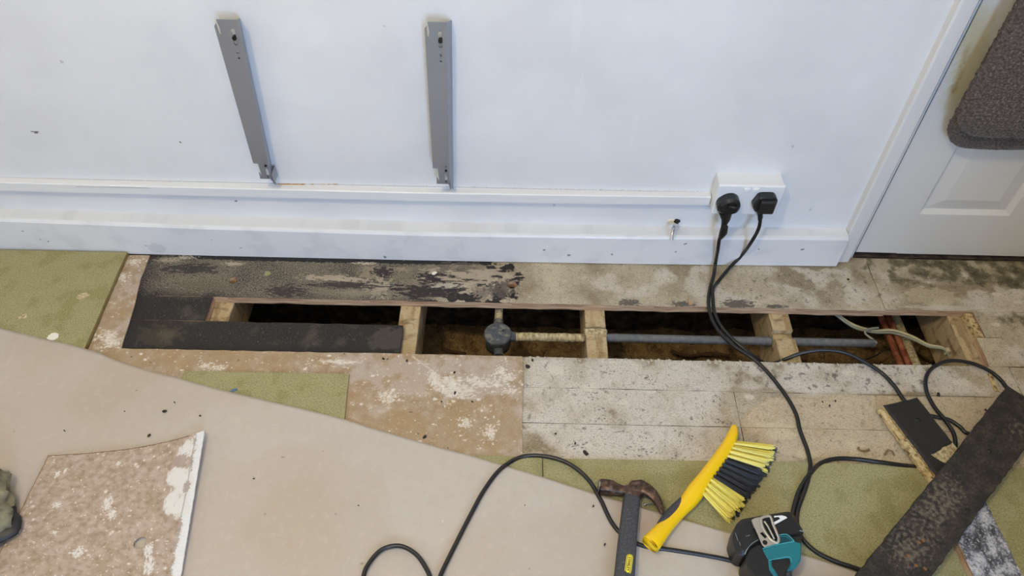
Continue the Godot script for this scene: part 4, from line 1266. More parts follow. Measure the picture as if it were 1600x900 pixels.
func build_wall_things() -> void:
	bracket("tapering zinc radiator bracket, the left one, twisted so its side flange shows", 0.04, -0.560, -0.513, -0.567, -0.536, 0.633, 0.247, -0.524, -0.545)
	bracket("zinc radiator bracket, the right one, facing straight out nearer the wall's middle", 0.04, -0.171, -0.130, -0.178, -0.143, 0.637, 0.243, -0.124, -0.139)
	# cable trunking
	var tk := thing("cable_trunking", "long white cable trunking along the wall above the skirting, ending at the socket", "trunking", Vector3(-0.8, 0.175, 0.0))
	var xs := [-2.19, -1.2, -0.75, -0.22, 0.2, 0.449]
	var tops := [0.2045, 0.2035, 0.2005, 0.1985, 0.2015, 0.2045]
	var st := new_st()
	st.set_smooth_group(-1)
	for i in xs.size() - 1:
		var pr := func(x: float, t: float) -> Array: return [Vector3(x, t - 0.0265, 0.0), Vector3(x, t - 0.0265, 0.0155), Vector3(x, t - 0.025, 0.017), Vector3(x, t - 0.002, 0.017), Vector3(x, t, 0.015), Vector3(x, t, 0.0)]
		var a: Array = pr.call(xs[i], tops[i])
		var b: Array = pr.call(xs[i + 1], tops[i + 1])
		for k in 6:
			var k2 := (k + 1) % 6
			quad(st, a[k], b[k], b[k2], a[k2], (a[k] + b[k2]) * 0.5 - Vector3((xs[i] + xs[i + 1]) * 0.5, tops[i] - 0.013, 0.008))
		if i == xs.size() - 2:
			for k in range(1, 5):
				tri(st, b[0], b[k], b[k + 1], Vector3.RIGHT)
	part(tk, "channel", done(st, M["white_gloss"]))
	part(tk, "lid_seam", bx(Vector3(-1.0, 0.1955, 0.0165), Vector3(-0.83, 0.1962, 0.0173), M["grey_cable"]), "dark line where the lid gapes")
	# socket
	var so := thing("double_socket", "white surface mounted double socket holding two black plugs", "socket", Vector3(0.523, 0.178, 0.0))
	part(so, "back_box", ex(round_poly(rect(0.4505, 0.178, 0.5965, 0.2635), 0.004), 0.0, 0.036, M["socket_plastic"], "z", 0.001))
	var fpl := part(so, "face_plate", ex(round_poly(rect(0.4495, 0.177, 0.5975, 0.2645), 0.005), 0.0365, 0.045, M["socket_plastic"], "z", 0.003))
	for px in [1167.0, 1180.5]:
		var q := W(px, 298, 0.046)
		part(fpl, "rocker_switch", ex(round_poly(rect(q.x - 0.007, q.y - 0.004, q.x + 0.007, q.y + 0.006), 0.001), 0.045, 0.0482, M["switch_plastic"], "z", 0.0015))
	# capped chrome pipe stub
	var a := W(1054, 346, 0.0)
	var ps := thing("pipe_stub", "bent chrome pipe stub poking from a broken hole in the wall above the skirting", "pipe", Vector3(a.x, a.y, 0.0))
	var p3 := [Vector3(a.x + 0.006, a.y + 0.001, -0.01), Vector3(a.x + 0.005, a.y, 0.012), W(1054, 352, 0.026), W(1051, 362, 0.044), W(1049, 375, 0.058)]
	part(ps, "pipe", loft(cr(p3, 5), [0.0042], [0.0042], M["chrome"], 12))
	part(ps, "hole_lip", loft([Vector3(a.x - 0.006, a.y, -0.004), Vector3(a.x - 0.006, a.y, 0.004)], [0.0125, 0.010], [0.0095, 0.007], M["plaster_flake"], 14, Vector3.UP, 2.0, true, 0.003, 120.0), "broken plaster lip")
	part(ps, "dark_gap", loft([Vector3(a.x + 0.004, a.y + 0.003, -0.004), Vector3(a.x + 0.004, a.y + 0.003, 0.0045)], [0.009, 0.008], [0.005, 0.0045], M["dark_screw"], 10, Vector3.UP, 2.0, true, 0.003, 150.0))
	# towel on the door
	var tw := thing("towel", "thick dark grey pile towel hanging folded against the white door", "towel", Vector3(1.0, 0.39, 0.03))
	var defs := [[1.010, 0.029, 0.122, 0.019, 0.366, 0.0], [0.998, 0.060, 0.126, 0.018, 0.420, 0.004], [1.165, 0.036, 0.09, 0.028, 0.352, 0.0]]
	for d in defs:
		var pts := []
		var rx := []
		var ry := []
		var y := 1.30
		while y > d[4] + 0.075:
			pts.append(Vector3(d[0] + (y - 0.45) * 0.004, y, d[1]))
			rx.append(d[2])
			ry.append(d[3])
			y -= 0.006
		for k in 22:
			var t := (k + 1) / 22.0
			var s := sqrt(max(0.0, 1.0 - pow(t, 2.4)))
			pts.append(Vector3(d[0], d[4] + 0.075 * (1.0 - t), d[1]))
			rx.append(d[2] * (0.40 + 0.60 * s))
			ry.append(max(d[3] * s, 0.002))
		part(tw, "fold", loft(pts, rx, ry, M["towel_pile"], 170, Vector3.BACK, 2.6, true, 0.006, 170.0))
	part(tw, "hook", tube([Vector3(1.02, 1.36, -0.003), Vector3(1.02, 1.34, 0.03), Vector3(1.02, 1.29, 0.045), Vector3(1.02, 1.30, 0.07)], 0.004, M["chrome"], 5, 8))

# ---------------------------------------------------------------- under the floor
func build_services() -> void:
	var cb := thing("conduit_box", "round grey conduit box between the joists with its lid upward", "junction box", Vector3(-0.031, -0.075, 0.246))
	var c := F(778, 521, -0.030)
	part(cb, "body", loft([Vector3(c.x, -0.078, c.z), Vector3(c.x, -0.074, c.z), Vector3(c.x, -0.036, c.z), Vector3(c.x, -0.034, c.z)], [0.024, 0.0295, 0.0305, 0.0305], [0.024, 0.0295, 0.0305, 0.0305], M["box_grey"], 28, Vector3.RIGHT))
	var ld := part(cb, "lid", loft([Vector3(c.x, -0.0340, c.z), Vector3(c.x, -0.0305, c.z), Vector3(c.x, -0.0290, c.z)], [0.0320, 0.0320, 0.0295], [0.0320, 0.0320, 0.0295], M["box_grey"], 32, Vector3.RIGHT))
	part(ld, "lid_screw", loft([Vector3(c.x + 0.012, -0.030, c.z - 0.008), Vector3(c.x + 0.012, -0.0283, c.z - 0.008)], [0.003], [0.003], M["dark_screw"], 10, Vector3.RIGHT))
	part(cb, "spout", loft([Vector3(c.x + 0.002, -0.055, c.z + 0.025), Vector3(c.x + 0.003, -0.056, c.z + 0.046)], [0.011], [0.011], M["box_grey"], 16))
	part(cb, "spout", loft([Vector3(c.x + 0.022, -0.047, c.z - 0.004), Vector3(c.x + 0.042, -0.047, c.z - 0.004)], [0.012], [0.012], M["box_grey"], 16))
	part(cb, "spout", loft([Vector3(c.x, -0.047, c.z - 0.025), Vector3(c.x, -0.047, c.z - 0.05)], [0.0115], [0.0115], M["box_grey"], 16))
	single("conduit_pipe", loft([Vector3(c.x, -0.047, c.z - 0.04), Vector3(c.x, -0.046, c.z - 0.075), Vector3(c.x, -0.046, c.z - 0.14), Vector3(c.x, -0.046, 0.012)], [0.0098], [0.0098], M["conduit_dusty"], 16, Vector3.UP, 2.0, true, 0.0012, 120.0), "short dusty conduit pipe running back under the boards from the round box", "pipe")
	var zc := 0.2335
	var run := []
	for i in 26:
		run.append(Vector3(c.x + 0.034 + i * (0.170 - c.x - 0.034) / 25.0, -0.046, zc + 0.002))
	single("conduit_pipe", loft(run, [0.0098], [0.0098], M["conduit_dusty"], 20, Vector3.UP, 2.0, true, 0.0028, 140.0), "plaster crusted conduit pipe between the round box and the next joist", "pipe")
	var p2 := thing("conduit_pipe", "grey metal conduit pipe crossing the third bay, cut at the far joist", "pipe", Vector3(0.41, -0.046, zc))
	part(p2, "tube", loft([Vector3(0.1725, -0.0455, zc), Vector3(0.3, -0.0455, zc), Vector3(0.45, -0.046, zc), Vector3(0.606, -0.046, zc)], [0.0100], [0.0100], M["conduit_grey"], 20))
	part(p2, "coupling", loft([Vector3(0.585, -0.046, zc), Vector3(0.6065, -0.046, zc)], [0.0108], [0.0108], M["conduit_grey"], 20))
	var ep := F(1362, 527, -0.046)
	var p3 := thing("conduit_pipe", "short grey conduit pipe ending beside the copper pipes, cables coming out", "pipe", Vector3(0.74, -0.046, zc))
	part(p3, "tube", loft([Vector3(0.610, -0.046, zc), Vector3(ep.x - 0.06, -0.046, zc), Vector3(ep.x, -0.046, zc), Vector3(ep.x, -0.046, zc), Vector3(ep.x - 0.02, -0.046, zc)], [0.0098, 0.0098, 0.0098, 0.0082, 0.0078], [0.0098, 0.0098, 0.0098, 0.0082, 0.0078], M["conduit_grey"], 20))
	for q in [[0.925, "left of the two thin copper pipes passing under the right end of the opening"], [0.945, "right of the two thin copper pipes passing under the right end of the opening"]]:
		single("copper_pipe", loft([Vector3(q[0] - 0.006, -0.10, 0.012), Vector3(q[0], -0.10, 0.3), Vector3(q[0] + 0.006, -0.10, 0.9)], [0.0078], [0.0078], M["copper"], 14), q[1], "pipe")
	single("waste_pipe", loft([Vector3(0.968, -0.122, 0.012), Vector3(0.975, -0.122, 0.3), Vector3(0.985, -0.122, 0.9)], [0.0125], [0.0125], M["conduit_dusty"], 16), "thicker pale dusty pipe running beside the copper pipes under the floor", "pipe")
	for q in [[0.0, "upper of two pale cables crossing the copper pipes to a clip"], [0.006, "lower of two pale cables crossing the copper pipes to a clip"]]:
		var d := Vector3(0.0, -0.003, q[0])
		single("pale_cable", tube([Vector3(0.74, -0.06, 0.06) + d, F(1305, 487, -0.035) + d, F(1335, 506, -0.06) + d * 1.4, F(1366, 515, -0.072) + d, F(1395, 514, -0.078) + d * 1.5, F(1425, 523, -0.078) + d * 1.6, F(1450, 537, -0.072) + d, F(1474, 543, -0.062) + d * 0.6, Vector3(1.034, -0.075, 0.245) + d], 0.0032, M["pale_cable"] if q[0] == 0.0 else M["grey_cable"], 6, 8), q[1], "cable")
	single("grey_cable", tube([Vector3(ep.x - 0.015, -0.047, zc), Vector3(ep.x + 0.006, -0.046, zc - 0.002), F(1352, 521, -0.05), F(1358, 514, -0.056), F(1372, 512, -0.064)], 0.0026, M["grey_cable"], 6, 8), "grey cable curling out of the open conduit end", "cable")
	single("cable_clip", ex(round_poly(rect(1.0215, 0.230, 1.0298, 0.242), 0.002), -0.074, -0.058, M["pale_cable"], "y", 0.002), "small cream cable clip on the end joist holding the pale cables", "clip")
	single("thin_cable", tube([F(1352, 562, -0.2), F(1368, 556, -0.18), F(1384, 545, -0.16)], 0.002, M["black_rubber"], 6, 6), "thin black wire hanging below the conduit near the copper pipes", "cable")

# ---------------------------------------------------------------- plugs and cables
func plug_left(o: Node3D) -> void:
	var c := W(1139, 322, 0.06)
	var pg := part(o, "plug", ex(round_poly(pv([c.x - 0.026, c.y - 0.010, c.x - 0.026, c.y + 0.008, c.x - 0.010, c.y + 0.024, c.x + 0.006, c.y + 0.027, c.x + 0.020, c.y + 0.018, c.x + 0.025, c.y + 0.002, c.x + 0.022, c.y - 0.016, c.x + 0.008, c.y - 0.022, c.x - 0.014, c.y - 0.022]), 0.008), 0.0455, 0.070, M["plug_black"], "z", 0.006), "rounded black plug")
	part(pg, "pull_ring", loft(cr([Vector3(c.x - 0.004, c.y + 0.010, 0.070), Vector3(c.x - 0.002, c.y + 0.013, 0.078), Vector3(c.x + 0.010, c.y + 0.012, 0.079), Vector3(c.x + 0.013, c.y + 0.008, 0.070)], 5), [0.002], [0.003], M["black_plastic"], 8))
	part(pg, "strain_relief", loft([Vector3(c.x - 0.003, c.y - 0.018, 0.060), W(1134, 343, 0.062), W(1131, 352, 0.062), W(1129, 357, 0.062)], [0.016, 0.010, 0.006, 0.0045], [0.010, 0.008, 0.006, 0.0045], M["plug_black"], 14, Vector3.BACK))

func plug_right(o: Node3D) -> void:
	var c := W(1195, 320, 0.06)
	var pg := part(o, "plug", ex(round_poly(pv([c.x - 0.027, c.y - 0.004, c.x - 0.018, c.y + 0.022, c.x - 0.010, c.y + 0.025, c.x + 0.016, c.y + 0.025, c.x + 0.025, c.y + 0.015, c.x + 0.025, c.y - 0.012, c.x + 0.015, c.y - 0.022, c.x - 0.016, c.y - 0.022, c.x - 0.022, c.y - 0.014]), 0.005), 0.0455, 0.064, M["plug_black"], "z", 0.003), "square shouldered black plug")
	part(pg, "plug_face", ex(round_poly(rect(c.x - 0.014, c.y - 0.019, c.x + 0.021, c.y + 0.018), 0.005), 0.0635, 0.073, M["black_plastic"], "z", 0.005))
	part(pg, "strain_relief", loft([Vector3(c.x - 0.007, c.y - 0.016, 0.058), W(1188, 339, 0.058), W(1187, 344, 0.06)], [0.0065, 0.006, 0.0045], [0.0065, 0.006, 0.0045], M["plug_black"], 12, Vector3.BACK))

func build_cables() -> void:
	var a := thing("power_cable", "black cable from the left plug, dropping over the opening to the drill and lower right", "cable", Vector3(0.46, 0.0, 0.06))
	plug_left(a)
	part(a, "bulge", loft([W(1130, 349, 0.064), W(1132, 354, 0.066), W(1130, 364, 0.066), W(1126, 371, 0.064), W(1124, 374, 0.062)], [0.004, 0.0085, 0.0095, 0.006, 0.003], [0.004, 0.006, 0.007, 0.005, 0.003], M["cable_black"], 14, Vector3.BACK), "flattened grommet on the cable")
	part(a, "cord", tube([W(1130, 355, 0.063), W(1124, 374, 0.063), W(1122, 388, 0.066), F(1118, 410, 0.026), F(1115, 430, 0.009), F(1110, 448, 0.005), F(1107, 470, 0.005), F(1110, 492, 0.002), F(1122, 516, 0.001), F(1146, 540, 0.004), F(1176, 560, 0.008), F(1198, 580, 0.0055), F(1225, 614, 0.0055), F(1243, 645, 0.0055), F(1250, 672, 0.0055), F(1262, 705, 0.0055), F(1266, 728, 0.007), F(1262, 752, 0.013), F(1253, 778, 0.013), F(1246, 800, 0.013), F(1246, 822, 0.013), F(1254, 842, 0.013), F(1275, 862, 0.012), F(1305, 877, 0.012), F(1343, 890, 0.0135), F(1380, 905, 0.0135), F(1440, 935, 0.0135)], 0.0042, M["cable_black"]))
	var b := thing("power_cable", "black cable from the right plug, looping past the planks and round under the hammer", "cable", Vector3(0.54, 0.0, 0.06))
	plug_right(b)
	part(b, "cord", tube([W(1188, 343, 0.06), W(1185, 358, 0.062), W(1174, 378, 0.066), F(1158, 400, 0.034), F(1140, 418, 0.013), F(1122, 440, 0.0055), F(1114, 452, 0.0125), F(1114, 468, 0.005), F(1117, 490, 0.0), F(1128, 512, -0.004), F(1150, 535, -0.008), F(1172, 552, -0.015), F(1192, 566, -0.03), F(1208, 568, -0.035), F(1228, 561, -0.018), F(1252, 552, -0.002), F(1285, 547, 0.012), F(1320, 551, 0.016), F(1352, 566, 0.012), F(1378, 583, 0.0055), F(1398, 604, 0.0055), F(1415, 628, 0.0050), F(1440, 645, 0.0042), F(1465, 652, 0.0042), F(1483, 656, 0.0050), F(1500, 667, 0.0055), F(1512, 677, 0.0055), F(1545, 680, 0.0055), F(1580, 660, 0.0055), F(1590, 635, 0.0055), F(1573, 606, 0.0055), F(1560, 590, 0.0055), F(1540, 576, 0.010), F(1512, 566, 0.014), F(1482, 564, 0.014), F(1458, 574, 0.008), F(1447, 590, 0.0055), F(1448, 612, 0.0055), F(1460, 636, 0.0055), F(1478, 658, 0.0105), F(1491, 680, 0.0105), F(1492, 705, 0.0060), F(1485, 722, 0.0045), F(1455, 731, 0.0045), F(1418, 728, 0.0065), F(1375, 722, 0.0125), F(1335, 717, 0.0060), F(1303, 717, 0.0055), F(1280, 725, 0.008), F(1262, 745, 0.0125), F(1248, 768, 0.0125), F(1240, 795, 0.0125), F(1232, 830, 0.0055 + 0.006), F(1205, 868, 0.012), F(1160, 878, 0.0125), F(1120, 871, 0.0135), F(1080, 864, 0.0135), F(1040, 858, 0.0140), F(1005, 853, 0.0140), F(975, 838, 0.0140), F(955, 815, 0.0140), F(938, 780, 0.0140), F(918, 748, 0.0145), F(888, 724, 0.0148), F(852, 713, 0.0132), F(815, 714, 0.0085), F(783, 732, 0.0145), F(757, 765, 0.0155), F(735, 805, 0.0160), F(712, 850, 0.0165), F(690, 895, 0.0165), F(680, 925, 0.0165), F(675, 915, 0.0225), F(668, 892, 0.0165), F(650, 866, 0.0165), F(625, 853, 0.0165), F(598, 858, 0.0165), F(578, 878, 0.0165), F(568, 902, 0.0165), F(572, 940, 0.0165)], 0.0042, M["cable_black"], 6))

# ---------------------------------------------------------------- tools
func build_hammer() -> void:
	var y := 0.0215
	var o := thing("claw_hammer", "claw hammer with a rusty steel head and dark grey grip lying on brown paper", "hammer", F(990, 790, 0.01))
	var hd := [F(937, 760, y), F(938.5, 760, y), F(957, 763, y), F(960, 764, y), F(972, 767, y), F(982, 769, y), F(990, 765, y), F(1003, 763, y), F(1008, 763, y)]
	part(o, "poll", loft(hd, [0.0125, 0.0142, 0.0142, 0.0120, 0.0098, 0.0120, 0.0170, 0.0165, 0.0135], [0.0125, 0.0142, 0.0142, 0.0120, 0.0098, 0.0120, 0.0150, 0.0145, 0.012], M["hammer_steel"], 24, Vector3.UP, 2.6, true, 0.0008, 60.0), "rusty head with a worn face")
	part(o, "striking_face", loft([F(934.5, 759.5, y), F(936, 759.6, y), F(937.4, 760, y)], [0.011, 0.0128, 0.0128], [0.011, 0.0128, 0.0128], M["bare_steel"], 24))
	for s in [1.0, -1.0]:
		var cl := []
		for q in [[1000, 761, 0.006], [1010, 765, 0.007], [1020, 773, 0.0085], [1028, 784, 0.0095], [1033, 797, 0.0105], [1034, 804, 0.0110]]:
			cl.append(F(q[0], q[1], y + s * q[2]))
		part(o, "claw", loft(cr(cl, 5), crf([0.0135, 0.0125, 0.0105, 0.0080, 0.0050, 0.0022], 5), crf([0.0085, 0.0070, 0.0058, 0.0048, 0.0036, 0.0014], 5), M["hammer_steel"], 16, Vector3.UP, 2.8))
	var ey := [F(990, 764, y), F(988, 778, y), F(987, 782, y)]
	part(o, "eye", loft(ey, [0.0165, 0.0158, 0.0150], [0.0135, 0.0130, 0.0125], M["hammer_steel"], 20, Vector3.UP, 4.0))
	var hn := [F(987.5, 777, y), F(986.5, 782, y + 0.001), F(984, 805, y + 0.0055), F(981, 835, y + 0.0100), F(978, 870, y + 0.0130), F(975, 905, y + 0.0150), F(972, 960, y + 0.0175), F(969, 1020, y + 0.0200), F(968, 1040, y + 0.0205)]
	part(o, "grip", loft(hn, [0.0150, 0.0158, 0.0160, 0.0165, 0.0172, 0.0178, 0.0180, 0.0185, 0.0165], [0.0125, 0.0130, 0.0130, 0.0132, 0.0135, 0.0138, 0.0140, 0.0142, 0.012], M["grip_rubber"], 28, Vector3.UP, 4.2), "dark grey ribbed rubber grip")
	# badge let into the grip
	var yt := y + 0.0138 + 0.0137
	var b0 := F2(984.0, 871, yt)
	var b1 := F2(981.0, 892, yt)
	var bg := part(o, "badge", ex(capsule(b0, b1, 0.0058), yt - 0.004, yt + 0.0008, M["badge_yellow"], "y", 0.0002), "yellow maker's badge")
	part(bg, "badge_field", ex(capsule(b0, b1, 0.0045), yt, yt + 0.0011, M["badge_black"], "y"), "black field of the badge")
	part(bg, "badge_field", ex(capsule(b0, b1, 0.0036), yt, yt + 0.0014, M["badge_yellow"], "y"))
	var tm := TextMesh.new()
	tm.text = "STANLEY"
	var sf := SystemFont.new()
	sf.font_names = PackedStringArray(["Droid Sans"])
	sf.font_weight = 700
	tm.font = sf
	tm.font_size = 32
	tm.pixel_size = 0.00019
	tm.depth = 0.0004
	tm.material = M["badge_black"]
	var t := MeshInstance3D.new()
	t.name = "badge_lettering"
	t.mesh = tm
	bg.add_child(t)
	var dir := (b1 - b0).normalized()
	var ex_ := Vector3(dir.x, 0, dir.y)
	t.transform = Transform3D(Basis(ex_, Vector3.UP.cross(ex_), Vector3.UP), Vector3((b0.x + b1.x) / 2, yt + 0.0017, (b0.y + b1.y) / 2))
	single("nail", loft([F(1006, 788, 0.018), F(1008, 788, 0.018), F(1008.2, 788, 0.018), F(1026, 785, 0.022)], [0.0032, 0.0032, 0.0016, 0.0014], [0.0032, 0.0032, 0.0016, 0.0014], M["bare_steel"], 8), "short bright nail caught under the hammer's claws", "nail")

func build_brush() -> void:
	var y := 0.024
	var o := thing("hand_brush", "yellow handled hand brush with yellow and black bristles on the green underlay", "brush", F(1080, 770, 0.007))
	var pts := [F(1147, 664, y + 0.004), F(1147, 668, y + 0.003), F(1144.5, 680, y + 0.002), F(1137, 697, y), F(1120, 722, y), F(1100, 749, y), F(1088, 766, y), F(1079, 779, y), F(1063, 798, y), F(1048, 815, y + 0.003), F(1034, 830, y + 0.006), F(1022, 844, y + 0.009), F(1016, 850.5, y + 0.010), F(1016.5, 850, y + 0.010), F(1021, 845, y + 0.009)]
	var rx := [0.003, 0.0065, 0.0105, 0.0125, 0.0135, 0.0140, 0.0165, 0.0160, 0.0125, 0.0120, 0.0145, 0.0168, 0.0170, 0.0135, 0.0115]
	var ry := [0.003, 0.0065, 0.0110, 0.0140, 0.0150, 0.0150, 0.0150, 0.0140, 0.0120, 0.0120, 0.0140, 0.0155, 0.0150, 0.0120, 0.0100]
	var bh := part(o, "handle", loft(cr(pts, 4), crf(rx, 4), crf(ry, 4), M["brush_yellow"], 24, Vector3.UP, 2.4))
	part(bh, "rubber_insert", loft(cr([F(1078, 772, y + 0.0005), F(1066, 784, y + 0.001), F(1049, 803, y + 0.004), F(1034, 820, y + 0.0065), F(1026, 831, y + 0.007)], 5), crf([0.003, 0.0085, 0.0110, 0.009, 0.003], 5), crf([0.003, 0.0085, 0.0095, 0.009, 0.003], 5), M["grip_rubber"], 16, Vector3.UP), "dark rubber inlay on the grip")
	rng.seed = 77
	var r0 := Vector2(1146, 690)
	var r1 := Vector2(1093, 764)
	var t0 := Vector2(1208, 696)
	var t1 := Vector2(1137, 808)
	for row in 4:
		var n := 13
		for k in n:
			var u := (k + 0.5 * (row % 2) * 0.9) / (n - 0.6)
			var ra := r0.lerp(r1, u)
			var ta := t0.lerp(t1, u) + Vector2(7.0, 4.0) * sin(u * PI) * 0.6 + Vector2(2.2, 2.6) * (3 - row)
			var hy: float = [0.012, 0.019, 0.026, 0.033][row]
			var yellow := k < 4 or k > 8
			if row == 0:
				yellow = false
			var a := F(ra.x, ra.y, hy)
			var b := F(ta.x + rng.randf_range(-2, 2), ta.y + rng.randf_range(-2, 2), [0.0098, 0.0150, 0.0210, 0.0270][row])
			var st := new_st()
			st.set_smooth_group(-1)
			for i in 22:
				var q := Vector2.from_angle(rng.randf() * TAU) * sqrt(rng.randf())
				var w := (b - a).normalized()
				var s := w.cross(Vector3.UP).normalized()
				var o1 := s * q.x * 0.0020 + Vector3.UP * q.y * 0.0020
				var o2 := s * q.x * 0.0052 + Vector3.UP * q.y * 0.0030
				strand(st, a + o1, b + o2 + w * rng.randf_range(-0.004, 0.003), 0.0008, 0.0007)
			part(o, "bristle_tuft", done(st, M["bristle_yellow"] if yellow else M["bristle_black"]))

func zp(a: Array, h: float) -> PackedVector2Array:     # points measured in the close-up of the drill
	var r := PackedVector2Array()
	for k in range(0, a.size(), 2):
		r.append(F2(1120.0 + a[k] / 7.2727, 780.0 + a[k + 1] / 7.2727, h))
	return r

func zl(a: Array, h: float) -> Array:
	var r := []
	for k in range(0, a.size(), 2):
		r.append(F(1120.0 + a[k] / 7.2727, 780.0 + a[k + 1] / 7.2727, h))
	return r

func build_drill() -> void:
	var h := 0.070
	var o := thing("cordless_drill", "black and teal cordless drill lying on its side by the brush, belt clip upward", "drill", F(1205, 850, 0.008))
	var bt := part(o, "battery", ex(round_poly(zp([225, 270, 290, 205, 820, 116, 872, 130, 1003, 345, 996, 385, 930, 430, 560, 480, 330, 640, 240, 600, 183, 432], h), 0.006), 0.0172, h, M["black_plastic"], "y", 0.008), "black battery block")
	part(bt, "battery_seam", loft(cr(zl([318, 625, 345, 565, 400, 505, 470, 462], h - 0.001), 6), [0.0012], [0.0012], M["drill_seam"], 8))
	part(bt, "battery_seam", loft(cr(zl([770, 392, 850, 368, 940, 358, 1000, 372], h - 0.001), 6), [0.0010], [0.0010], M["drill_seam"], 8))
	part(o, "foot_housing", ex(round_poly(zp([335, 640, 380, 560, 480, 500, 560, 470, 700, 470, 830, 420, 985, 390, 962, 500, 955, 690, 900, 780, 800, 815, 790, 960, 480, 960, 400, 850, 330, 735], h + 0.002), 0.008), 0.0175, h + 0.002, M["black_plastic"], "y", 0.009), "black handle foot")
	var ts := part(o, "teal_shell", ex(round_poly(zp([520, 560, 690, 512, 690, 430, 715, 410, 800, 402, 880, 478, 958, 488, 958, 690, 905, 775, 800, 818, 845, 720, 830, 660, 590, 692], h + 0.005), 0.004), 0.019, h + 0.005, M["drill_teal"], "y", 0.003), "teal outer shell")
	part(ts, "teal_window", ex(round_poly(zp([715, 432, 785, 420, 850, 470, 690, 506], h + 0.006), 0.002), h + 0.002, h + 0.006, M["drill_dark_teal"], "y", 0.001), "dark teal window")
	for s in [[520, 562, 690, 514, 880, 480], [590, 694, 700, 672, 828, 658, 846, 716], [712, 408, 800, 402, 880, 478]]:
		part(ts, "shell_edge", loft(cr(zl(s, h + 0.0052), 5), [0.0009], [0.0009], M["drill_teal_edge"], 6))
	part(o, "teal_stripe", ex(round_poly(zp([585, 690, 628, 690, 632, 760, 670, 810, 720, 900, 730, 980, 690, 980, 655, 880, 600, 800], h + 0.0045), 0.002), h - 0.004, h + 0.0045, M["drill_teal"], "y", 0.002), "teal stripe down the handle")
	var gp := zl([700, 720, 700, 800, 700, 880, 700, 1000, 705, 1200], h * 0.5)
	part(o, "handle", loft(gp, [0.016, 0.018, 0.019, 0.019, 0.021], [0.034, 0.036, 0.036, 0.033, 0.034], M["grip_rubber"], 20, Vector3.UP, 3.0), "black rubber handle")
	var q: Vector3 = gp[-1]
	part(o, "motor_housing", loft([q + Vector3(-0.07, 0, 0.02), q + Vector3(-0.065, 0, 0.02), q + Vector3(0.06, 0, 0.025), q + Vector3(0.07, 0, 0.025)], [0.020, 0.030, 0.030, 0.022], [0.020, 0.030, 0.030, 0.022], M["drill_teal"], 22))
	part(o, "chuck", loft([q + Vector3(0.07, 0, 0.025), q + Vector3(0.10, 0, 0.026), q + Vector3(0.115, 0, 0.026)], [0.021, 0.020, 0.011], [0.021, 0.020, 0.011], M["black_plastic"], 20))
	# belt clip: a bent steel loop with slots
	var c0 := h + 0.007
	var bc := part(o, "belt_clip", ex(round_poly(zp([392, 232, 440, 212, 500, 200, 520, 260, 560, 380, 620, 470, 690, 500, 540, 545, 512, 510, 470, 410, 425, 310], c0), 0.003), c0 - 0.0016, c0, M["clip_steel"], "y", 0.0004, null, [zp([488, 385, 520, 370, 575, 428, 545, 446], c0)]), "steel belt clip")
	part(bc, "clip_loop", loft(cr(zl([500, 215, 560, 195, 610, 200, 640, 285, 680, 380, 705, 450, 690, 492, 650, 480, 600, 440, 545, 360, 510, 285, 505, 225], c0 + 0.001), 5), [0.0024], [0.0012], M["clip_steel"], 10))
	part(bc, "clip_ridge", loft(cr(zl([540, 250, 575, 300, 620, 385, 655, 455], c0 + 0.0015), 5), [0.0017], [0.0012], M["clip_steel"], 8))
	part(bc, "clip_foot", ex(zp([400, 232, 450, 215, 470, 300, 430, 310], h + 0.006), h - 0.004, h + 0.006, M["clip_steel"], "y"))
	var sc := zl([548, 490], c0 + 0.001)
	part(bc, "clip_screw", loft([sc[0] - Vector3(0, 0.006, 0), sc[0], sc[0] + Vector3(0, 0.001, 0)], [0.0042, 0.0042, 0.003], [0.0042, 0.0042, 0.003], M["dark_screw"], 14, Vector3.RIGHT))
	part(bt, "battery_mark", ex(zp([650, 190, 740, 184, 785, 196, 800, 212, 640, 300, 628, 272, 722, 222, 700, 200, 652, 208], h + 0.0004), h - 0.001, h + 0.0004, M["battery_mark"], "y"), "white pointed mark on the battery")
	for s in [[210, 380, 240, 470], [258, 485, 268, 525], [330, 420, 375, 410], [370, 665, 440, 615], [355, 720, 380, 690]]:
		part(bt, "scuff", loft(zl(s, h + 0.0002), [0.0006], [0.0005], M["drill_seam"], 5), "pale scuff")

# ---------------------------------------------------------------- crumbs
func chip(called: String, px: float, py: float, y: float, r: float, stretch: float, th: float, m: String, label: String, cat: String, group := "") -> void:
	var c := F2(px, py, y)
	var a := PackedVector2Array()
	var turn := rng.randf() * TAU
	for i in 9:
		var t := TAU * i / 9
		a.append(c + (Vector2(cos(t) * r * stretch, sin(t) * r) * rng.randf_range(0.6, 1.15)).rotated(turn if stretch > 1.0 else 0.0))
	single(called, ex(a, y, y + th, M[m], "y", th * 0.3), label, cat, group)

